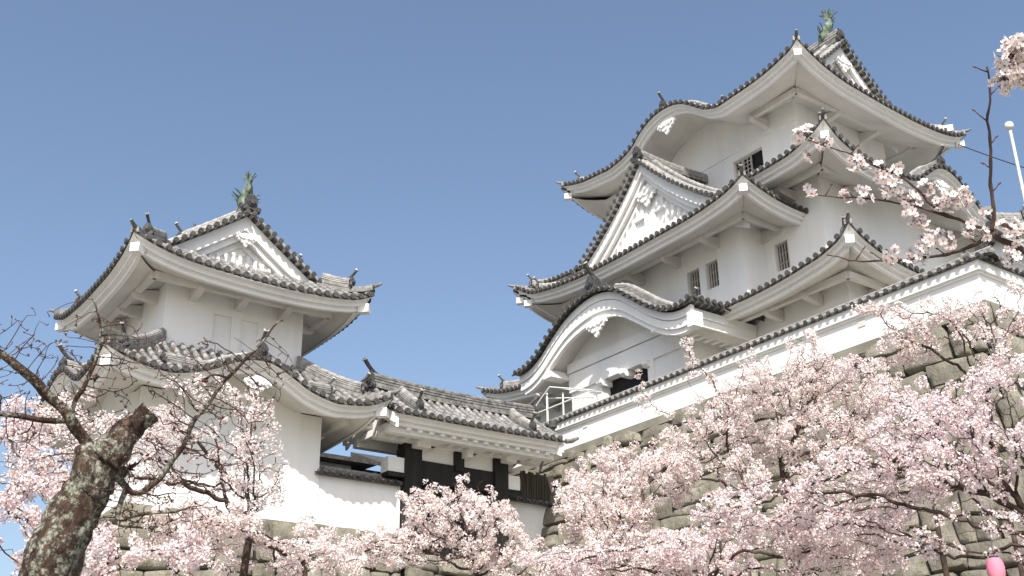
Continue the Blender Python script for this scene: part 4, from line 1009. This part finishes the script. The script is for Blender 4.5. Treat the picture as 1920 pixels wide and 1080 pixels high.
def flowers(name, mat, parent, C, Nv, r, tint, seed, cup=.35):
    """many small cup-shaped blossoms as one crown mesh"""
    rng = np.random.default_rng(seed); n = len(C)
    Nv = Nv/(np.linalg.norm(Nv, axis=1)[:, None]+1e-9)
    R = rng.normal(size=(n, 3)); U = np.cross(Nv, R); U /= np.linalg.norm(U, axis=1)[:, None]+1e-9; W = np.cross(Nv, U)
    rr = r*rng.uniform(.75, 1.2, n)[:, None]
    V = np.empty((n, 6, 3))
    V[:, 0] = C-Nv*rr*cup
    for k in range(5):
        a = 2*math.pi*k/5; q = rng.uniform(.8, 1.2, n)[:, None]
        V[:, k+1] = C+rr*q*(math.cos(a)*U+math.sin(a)*W)+Nv*rr*rng.uniform(-.25, .25, n)[:, None]
    idx = np.array([[0, k+1, (k+1) % 5+1] for k in range(5)]).ravel()
    L = (np.arange(n)[:, None]*6+idx[None]).ravel().astype(np.int32)
    me = bpy.data.meshes.new(name); me.vertices.add(n*6); me.vertices.foreach_set('co', V.reshape(-1).astype(np.float32))
    me.loops.add(len(L)); me.loops.foreach_set('vertex_index', L)
    npoly = n*5; me.polygons.add(npoly); me.polygons.foreach_set('loop_start', np.arange(0, len(L), 3, dtype=np.int32))
    me.polygons.foreach_set('use_smooth', np.zeros(npoly, bool))
    at = me.attributes.new('tint', 'FLOAT', 'POINT'); at.data.foreach_set('value', np.repeat(tint, 6).astype(np.float32))
    me.update(calc_edges=True); me.materials.append(M[mat])
    o = bpy.data.objects.new(name, me); COL.objects.link(o); o.parent = parent; return o
def ellipsoid_pts(E, dens, rng, thr=-.2, fr=1.1, seed=0):
    out = []
    for x, y, z, rx, rz in E:
        n = int(4.19*rx*rx*rz*dens)+6
        p = rng.normal(size=(n, 3)); p /= np.linalg.norm(p, axis=1)[:, None]; p *= rng.uniform(0, 1, n)[:, None]**(1/2.6)
        p = p*[rx, rx, rz]+[x, y, z]
        out += [q for q in p if mnoise.noise(Vector(q*fr+seed*7.3)) > thr]
    return np.array(out)
def cherry_tree(key, label, seed, dens=290, per=23, mat='petal', trunk_r=.11, step=.088, spread=.085, fr=.0175, pink=0.0):
    base, E = CROWNS[key]; rng = np.random.default_rng(seed)
    bx, by = base[0], base[1]; gz = ground_z(bx, by)-.15
    t = thing('cherry_tree', label, 'cherry tree', 'cherry trees in bloom below the ramparts', loc=(bx, by, gz))
    A = ellipsoid_pts(E, dens, rng, seed=seed)
    n = max(4, int((base[2]-gz)/step)); q = np.linspace(0, 1, n)
    tr = [np.array([bx+.12*math.sin(3*u+seed), by+.12*math.cos(2.3*u+seed)-.12, gz+(base[2]-gz)*u]) for u in q]
    nd, par = grow(tr, [-1]+list(range(n-1)), A, step, .75, step*1.35, seed)
    rad, kids = thicken(par, n, .0042, 2.25)
    rad = np.minimum(rad, trunk_r*1.2)
    mb = MB(); branch_mesh(mb, nd-np.array([bx, by, gz]), par, rad); mb.build('trunk', M['bark'], t, smooth=True)
    thin = np.where(rad < .020)[0]; thin = thin[thin >= n]
    c = nd[thin]; vn = np.array([mnoise.noise(Vector((p[0]*1.5+11, p[1]*1.5, p[2]*3.6+seed))) for p in c])
    c = c[(vn > -.27) & (rng.random(len(c)) < .56)]
    size = rng.uniform(.55, 1.35, len(c)); k = np.repeat(np.arange(len(c)), rng.poisson(per*1.75*size**2))
    dirs = rng.normal(size=(len(k), 3)); dirs /= np.linalg.norm(dirs, axis=1)[:, None]
    C = c[k]+dirs*(spread*size[k])[:, None]*rng.uniform(.3, 1.0, len(k))[:, None]**.5
    nv = dirs+rng.normal(0, .5, (len(k), 3))+[0, 0, .15]
    clump = rng.normal(.66, .15, len(c))[k]
    tint = np.clip(clump+rng.normal(0, .16, len(k))-pink, 0, 1)
    flowers('blossom_crown', mat, t, C-np.array([bx, by, gz]), nv, fr, tint, seed)
    return len(k)
NF = 0
for key, label, seed, kw in (
    ('A', 'small pink cherry tree in blossom directly in front of the black gate', 11, {}),
    ('B', 'pale cherry tree in blossom at the foot of the rampart just right of the gate', 12, {}),
    ('C', 'upright cherry tree with one tall flowering shoot reaching above the long white wall', 13, {}),
    ('D', 'spreading cherry tree before the middle of the stone rampart, top against the white wall', 14, {}),
    ('E', 'nearest and densest pink cherry tree filling the lower right corner', 15, {'dens': 300, 'per': 20, 'mat': 'petal_pink', 'spread': .07, 'fr': .0165}),
    ('F', 'high cherry tree at the right edge screening the corner of the white wall', 16, {}),
    ('G', 'broad cherry tree in blossom in front of the corner tower, behind the bare trunk', 17, {'dens': 150, 'per': 12}),
    ('H', 'cherry tree in blossom at the lower left edge behind the bare trunk', 18, {'mat': 'petal_pink', 'dens': 240, 'per': 26}),
    ('I', 'low cherry tree in blossom beneath the pale tower rampart', 19, {'dens': 340, 'per': 30}),
    ('K', 'half hidden cherry tree close against the rampart between the gate and the tall flowering shoot', 21, {}),
    ('L', 'middle distance cherry tree on the right, above the densest pink tree', 22, {'mat': 'petal_pink'}),
    ('J', 'low cherry tree in blossom along the bottom right below the rampart', 20, {'mat': 'petal_pink'})):
    NF += cherry_tree(key, label, seed, **kw)
print('flowers', NF)

# ------------------------------------------------------------------ old bare tree close to the eye
bt = thing('bare_tree', 'old gnarled tree with lichened trunk and leafless budding twigs, close by at left', 'tree', loc=(1.15, 4.85, -1.7))
BO = np.array([1.15, 4.85, -1.7])
def resample(pts, ds):
    pts = np.asarray(pts, float); s = np.r_[0, np.cumsum(np.linalg.norm(np.diff(pts, axis=0), axis=1))]
    n = max(3, int(s[-1]/ds)+1); t = np.linspace(0, s[-1], n)
    cs = [Curve1(list(zip(s, pts[:, i]))) for i in range(3)]
    return np.stack([c(t) for c in cs], 1), t/s[-1]
def bark_tube(mb, pts, radii, seg=28, ds=.02, amp=.16, freq=9, seed=0, cap_round=False):
    p, u = resample(pts, ds); r = np.interp(u, np.linspace(0, 1, len(radii)), radii)
    T = np.gradient(p, axis=0); T /= np.linalg.norm(T, axis=1)[:, None]; a = np.cross(T[0], [0.3, 1, .2]); G = []
    for i in range(len(p)):
        a = a-T[i]*a.dot(T[i]); a /= np.linalg.norm(a); b = np.cross(T[i], a); ring = []
        for k in range(seg):
            th = 2*math.pi*k/seg; d = math.cos(th)*a+math.sin(th)*b; q = p[i]+d*r[i]
            v = Vector((q[0]*freq, q[1]*freq, q[2]*freq*.55+seed))
            rid = 1-abs(mnoise.noise(v*1.9+Vector((3, 1, 7))))*2
            ring.append(p[i]+d*r[i]*(1+amp*mnoise.noise(v*.8)+.5*amp*rid*.6+.25*amp*mnoise.noise(v*5)))
        G.append(ring)
    b0 = mb.n; mb.grid(np.array(G)-BO, closed=True); m_ = len(p)-1
    mb.f.append(tuple(b0+k for k in range(seg))[::-1]); mb.f.append(tuple(b0+m_*seg+k for k in range(seg)))
TRUNK, STUB = [(1.173, 4.831, 0.533), (1.183, 4.799, 0.754), (1.23, 4.758, 0.92), (1.28, 4.711, 1.079), (1.315, 4.67, 1.208), (1.322, 4.651, 1.272)], [(1.313, 4.668, 1.218), (1.373, 4.623, 1.318), (1.426, 4.587, 1.387), (1.451, 4.57, 1.416)]
mb = MB()
bark_tube(mb, [(1.12, 4.9, -1.75), (1.15, 4.86, -.6)]+TRUNK, [.16, .135, .12, .105, .094, .086, .098, .07], amp=.42, seg=48, ds=.012)
bark_tube(mb, STUB, [.085, .066, .052, .047], seg=32, ds=.01, amp=.42, seed=5)
bark_tube(mb, [TRUNK[3], (1.255, 4.668, 1.19), (1.225, 4.672, 1.262)], [.075, .07, .04], seg=22, amp=.35, seed=9)
bark_tube(mb, [TRUNK[3], (1.36, 4.668, 1.175), (1.405, 4.66, 1.15)], [.08, .06, .03], seg=20, amp=.35, seed=12)
mb.build('trunk', M['oldbark'], bt, smooth=True)
LIMBS = [([(1.269, 4.676, 1.236), (1.206, 4.674, 1.304), (1.149, 4.67, 1.368), (1.07, 4.668, 1.438), (0.963, 4.665, 1.519), (0.852, 4.665, 1.584), (0.721, 4.664, 1.651)], .024, .012), ([(1.152, 4.673, 1.356), (1.078, 4.692, 1.351), (0.98, 4.713, 1.351), (0.901, 4.727, 1.357), (0.801, 4.739, 1.377)], .013, .007), ([(1.18, 4.672, 1.334), (1.152, 4.662, 1.394), (1.185, 4.619, 1.502), (1.202, 4.579, 1.609), (1.198, 4.541, 1.714), (1.135, 4.512, 1.832)], .010, .003), ([(1.336, 4.667, 1.199), (1.395, 4.667, 1.129), (1.45, 4.659, 1.09), (1.518, 4.626, 1.137), (1.579, 4.577, 1.248), (1.617, 4.529, 1.369), (1.705, 4.438, 1.548), (1.797, 4.347, 1.695), (1.873, 4.264, 1.819)], .013, .003), ([(1.423, 4.663, 1.11), (1.403, 4.682, 1.056), (1.402, 4.698, 0.982), (1.481, 4.668, 1.008), (1.618, 4.619, 1.025)], .012, .004)]
lm = MB(); starts, pars, lr = [], [], []
for pts, r0, r1 in LIMBS:
    p, u = resample(pts, .03)
    for i in range(1, len(p)-1): p[i] += np.array([mnoise.noise(Vector(p[i]*9+k*13)) for k in range(3)])*.014
    bark_tube(lm, p, [r0, r0*.8+r1*.2, (r0+r1)/2, r1], seg=10, ds=.025, amp=.2, freq=20, seed=r0*100)
    b = len(starts); starts += list(p); pars += [-1]+list(range(b, b+len(p)-1)); lr += list(np.linspace(r0, r1, len(p)))
lm.build('limb', M['oldbark'], bt, smooth=True)
rng = np.random.default_rng(77)
BE = [(0.978, 4.655, 1.542, 0.211, 0.258), (1.231, 4.585, 1.57, 0.258, 0.258), (1.668, 4.46, 1.523, 0.304, 0.234), (1.585, 4.584, 1.216, 0.351, 0.141), (0.988, 4.722, 1.315, 0.141, 0.117), (1.481, 4.668, 1.008, 0.351, 0.094), (1.854, 4.351, 1.623, 0.141, 0.141)]
A = []
for x, y, z, rx, rz in BE:
    p = rng.normal(size=(int(3600*rx*rz)+70, 3)); p /= np.linalg.norm(p, axis=1)[:, None]; p *= rng.uniform(.1, 1, len(p))[:, None]**.5
    A += list(p*[rx, rx, rz]+[x, y, z])
n0 = len(starts)
nd, par = grow(starts, pars, A, .034, .5, .04, 5, iters=140, up=.12, jit=.09)
rad, kids = thicken(par, n0, .0013, 2.5); rad = np.minimum(rad, .0055)
tw = MB()
for i in range(n0): par[i] = -2
chn = np.where(par != -2)[0]
keep_nodes = set(chn.tolist())
def sub_branches():
    kid = {}
    for i in chn: kid.setdefault(int(par[i]), []).append(int(i))
    st_ = [(int(par[i]), int(i)) for i in chn if par[i] < n0]
    while st_:
        p, i = st_.pop(); ch = [p, i]
        while kid.get(i):
            k = sorted(kid[i], key=lambda q: -rad[q]); st_ += [(i, q) for q in k[1:]]; i = k[0]; ch.append(i)
        r = rad[ch].copy(); r[0] = min(r[0], r[1]*1.15); tw.tube(nd[ch]-BO, r, 5)
sub_branches(); tw.build('twigs', M['twig'], bt, smooth=True)
bd = MB()
for i in chn:
    if rng.random() < (.75 if kids[i] == 0 else .26):
        d = rng.normal(size=3); d /= np.linalg.norm(d); c = nd[i]-BO
        for _ in range(rng.integers(1, 3)):
            d2 = d+rng.normal(0, .5, 3); d2 /= np.linalg.norm(d2)
            bd.tube([c, c+d2*.005, c+d2*.010, c+d2*.014], [.0013, .0030, .0028, .0008], 5)
bd.build('buds', M['bud'], bt, smooth=True)

# ------------------------------------------------------------------ flowering branch near the eye
nb = thing('cherry_tree', 'cherry tree just outside the right edge, its close flowering branches reaching in', 'cherry tree', loc=(4.19, 1.75, -1.65))
NO = np.array([4.19, 1.75, -1.65])
BR = {'main': ([(4.193, 1.746, 0.727), (4.012, 1.627, 1.228), (3.686, 1.679, 1.444), (3.583, 1.781, 1.574), (3.519, 1.846, 1.643), (3.45, 1.909, 1.715)], .030, .009), 'up': ([(3.45, 1.909, 1.715), (3.434, 1.882, 1.777), (3.392, 1.843, 1.894), (3.36, 1.8, 1.99), (3.325, 1.773, 2.071), (3.3, 1.729, 2.147), (3.264, 1.707, 2.219)], .007, .003), 'b1': ([(3.45, 1.909, 1.715), (3.38, 1.976, 1.777), (3.311, 2.036, 1.839), (3.27, 2.05, 1.896), (3.224, 2.075, 1.947), (3.172, 2.12, 1.984), (3.1, 2.172, 2.04), (3.046, 2.219, 2.071), (2.982, 2.269, 2.11)], .0058, .0018), 'b2': ([(3.38, 1.976, 1.777), (3.317, 2.043, 1.82), (3.252, 2.111, 1.86), (3.192, 2.176, 1.888), (3.133, 2.244, 1.908), (3.078, 2.305, 1.923), (3.038, 2.342, 1.944)], .005, .0018), 'b3': ([(3.45, 1.909, 1.715), (3.424, 1.981, 1.686), (3.382, 2.062, 1.674), (3.343, 2.121, 1.678), (3.272, 2.226, 1.683), (3.203, 2.309, 1.703), (3.14, 2.374, 1.731)], .007, .002), 'b4': ([(3.519, 1.846, 1.643), (3.506, 1.88, 1.632), (3.506, 1.893, 1.617)], .004, .002), 'top': ([(4.012, 1.627, 1.228), (3.677, 1.502, 1.647), (3.318, 1.481, 1.9), (3.126, 1.512, 1.986), (3.086, 1.555, 2.014), (3.082, 1.584, 1.998)], .012, .004), 'top2': ([(3.126, 1.512, 1.986), (3.081, 1.516, 2.051), (3.051, 1.505, 2.103)], .005, .002)}
mb = MB(); bd = MB()
bark_pts = [(4.19, 1.75, -1.7), (4.21, 1.76, -.5), (4.193, 1.746, .73)]
p, u = resample(bark_pts, .08); mb.tube(p-NO, .12-.075*u, 14)
rng = np.random.default_rng(5)
for kname, (pts, r0, r1) in BR.items():
    p, u = resample(pts, .02)
    for i in range(1, len(p)-1): p[i] += np.array([mnoise.noise(Vector(p[i]*22+k*9)) for k in range(3)])*.006
    r = (r0+(r1-r0)*u)*np.where(np.arange(len(p)) % 4 == 0, 1.22, 1.0); mb.tube(p-NO, r, 8)
    if kname in ('up', 'b3', 'b1', 'b2'):
        for i in range(3, len(p)-1, 4 if kname == 'up' else 5):
            if kname in ('b1', 'b2') and rng.random() < .5: continue
            side = np.array([.55, -.75, 0.])*(1 if (i//4) % 2 else -1); d = side*rng.uniform(.6, 1.2)+np.array([0, 0, rng.uniform(.5, 1.0)]); d /= np.linalg.norm(d)
            l = rng.uniform(.02, .055); q = [p[i], p[i]+d*l*.6+[0, 0, .003], p[i]+d*l+[0, 0, .008]]
            mb.tube(np.array(q)-NO, [.0028, .0022, .0016], 5)
            e = q[-1]-NO; bd.tube([e-d*.002, e+d*.004, e+d*.009, e+d*.014], [.0018, .0036, .003, .0006], 6)
mb.build('trunk', M['twig'], nb, smooth=True); bd.build('buds', M['bud'], nb, smooth=True)
CL = [(2.967, 2.28, 2.119, 0.048, 14), (3.022, 2.232, 2.092, 0.036, 8), (3.004, 2.283, 2.062, 0.024, 5), (3.112, 2.172, 2.022, 0.04, 9), (3.132, 2.17, 1.992, 0.024, 4), (3.183, 2.12, 1.966, 0.04, 8), (3.212, 2.073, 1.969, 0.026, 4), (3.216, 2.113, 1.919, 0.044, 10), (3.04, 2.333, 1.95, 0.022, 4), (3.126, 2.248, 1.915, 0.024, 4), (3.169, 2.198, 1.901, 0.036, 8), (3.268, 2.084, 1.862, 0.044, 11), (3.287, 2.096, 1.815, 0.036, 8), (3.287, 2.02, 1.899, 0.03, 6), (3.342, 1.98, 1.845, 0.044, 9), (3.327, 2.012, 1.837, 0.028, 5), (3.369, 1.932, 1.845, 0.04, 9), (3.304, 2.085, 1.796, 0.028, 5), (3.404, 1.96, 1.749, 0.036, 7), (3.373, 2.037, 1.722, 0.044, 11), (3.339, 2.09, 1.724, 0.04, 9), (3.331, 2.133, 1.688, 0.044, 10), (3.281, 2.201, 1.697, 0.036, 7), (3.474, 1.861, 1.72, 0.04, 8), (3.496, 1.851, 1.685, 0.04, 9), (3.507, 1.881, 1.629, 0.044, 10), (3.433, 1.938, 1.717, 0.028, 4), (3.42, 1.895, 1.789, 0.024, 3)]
CL2 = [(3.062, 1.528, 2.07, 0.056, 24), (3.062, 1.489, 2.098, 0.037, 12), (3.078, 1.564, 2.02, 0.045, 16), (3.099, 1.514, 2.026, 0.037, 12), (3.097, 1.567, 1.989, 0.022, 6), (3.094, 1.466, 2.068, 0.056, 20), (3.137, 1.481, 1.992, 0.056, 18)]
pet, cen, stem = [], MB(), MB(); tints = []
for x, y, z, R, n in CL+CL2:
    c = np.array([x, y, z]); cen_b = c
    for _ in range(int(n*1.6)):
        d = rng.normal(size=3); d /= np.linalg.norm(d); f = c+d*R*rng.uniform(.45, 1.0); nrm = d+rng.normal(0, .45, 3)+np.array([-.25, -.2, -.15]); nrm /= np.linalg.norm(nrm)
        U = np.cross(nrm, rng.normal(size=3)); U /= np.linalg.norm(U); W = np.cross(nrm, U); fr_ = .0175*rng.uniform(.85, 1.15); opn = rng.uniform(.15, .75); tb = rng.uniform(.5, 1.0)
        for k in range(5):
            a = 2*math.pi*k/5+rng.normal(0, .06); e = math.cos(a)*U+math.sin(a)*W; s_ = np.cross(nrm, e); q = fr_*rng.uniform(.9, 1.08)
            V = [f, f+e*q*.5+s_*q*.36+nrm*q*opn*.35, f+e*q*.95+s_*q*.30+nrm*q*opn*.62, f+e*q*.93+nrm*q*opn*.55, f+e*q*.95-s_*q*.30+nrm*q*opn*.62, f+e*q*.5-s_*q*.36+nrm*q*opn*.35]
            pet.append(V); tints.append([tb-.45, tb-.1, tb, tb, tb, tb-.1])
        cen.tube([f-NO, f+nrm*.004-NO], [.0026, .0014], 5)
        stem.tube([c-NO, (c+f)/2-nrm*.004-NO, f-nrm*.003-NO], [.0008, .0009, .0016], 4)
PV = np.array(pet).reshape(-1, 3)-NO; m_ = MB(); npet = len(pet)
m_.add(PV, [(i*6, i*6+1, i*6+2, i*6+3, i*6+4, i*6+5) for i in range(npet)])
fo = m_.build('blossoms', M['petal'], nb)
at = fo.data.attributes.new('tint', 'FLOAT', 'POINT'); at.data.foreach_set('value', np.clip(np.array(tints).ravel(), 0, 1).astype(np.float32))
tag(cen.build('flower_centres', M['bud'], nb), kind='stuff'); tag(stem.build('flower_stalks', M['bud'], nb), kind='stuff')

# ------------------------------------------------------------------ paper lanterns among the trees
for (x, y, z), lab in (((11.97, 7.35, 2.06), 'pink paper lantern half hidden among blossoms at the bottom right'),):
    lt = thing('paper_lantern', lab, 'lantern', loc=(x, y, z))
    q = np.linspace(-1, 1, 13); mb = MB(); mb.tube([(0, 0, .13*t) for t in q], [.035+.062*math.sqrt(max(0, 1-t*t*.9))+(.003 if i % 2 else 0) for i, t in enumerate(q)], 14); mb.build('shade', M['lantern'], lt, smooth=True, auto=60)
    mb = MB(); mb.disc((0, 0, .14), (0, 0, 1), .05, .012, 12); mb.disc((0, 0, -.14), (0, 0, 1), .05, .012, 12); mb.tube([(0, 0, .14), (0, 0, .6)], .004, 5); mb.build('cap', M['oni'], lt)
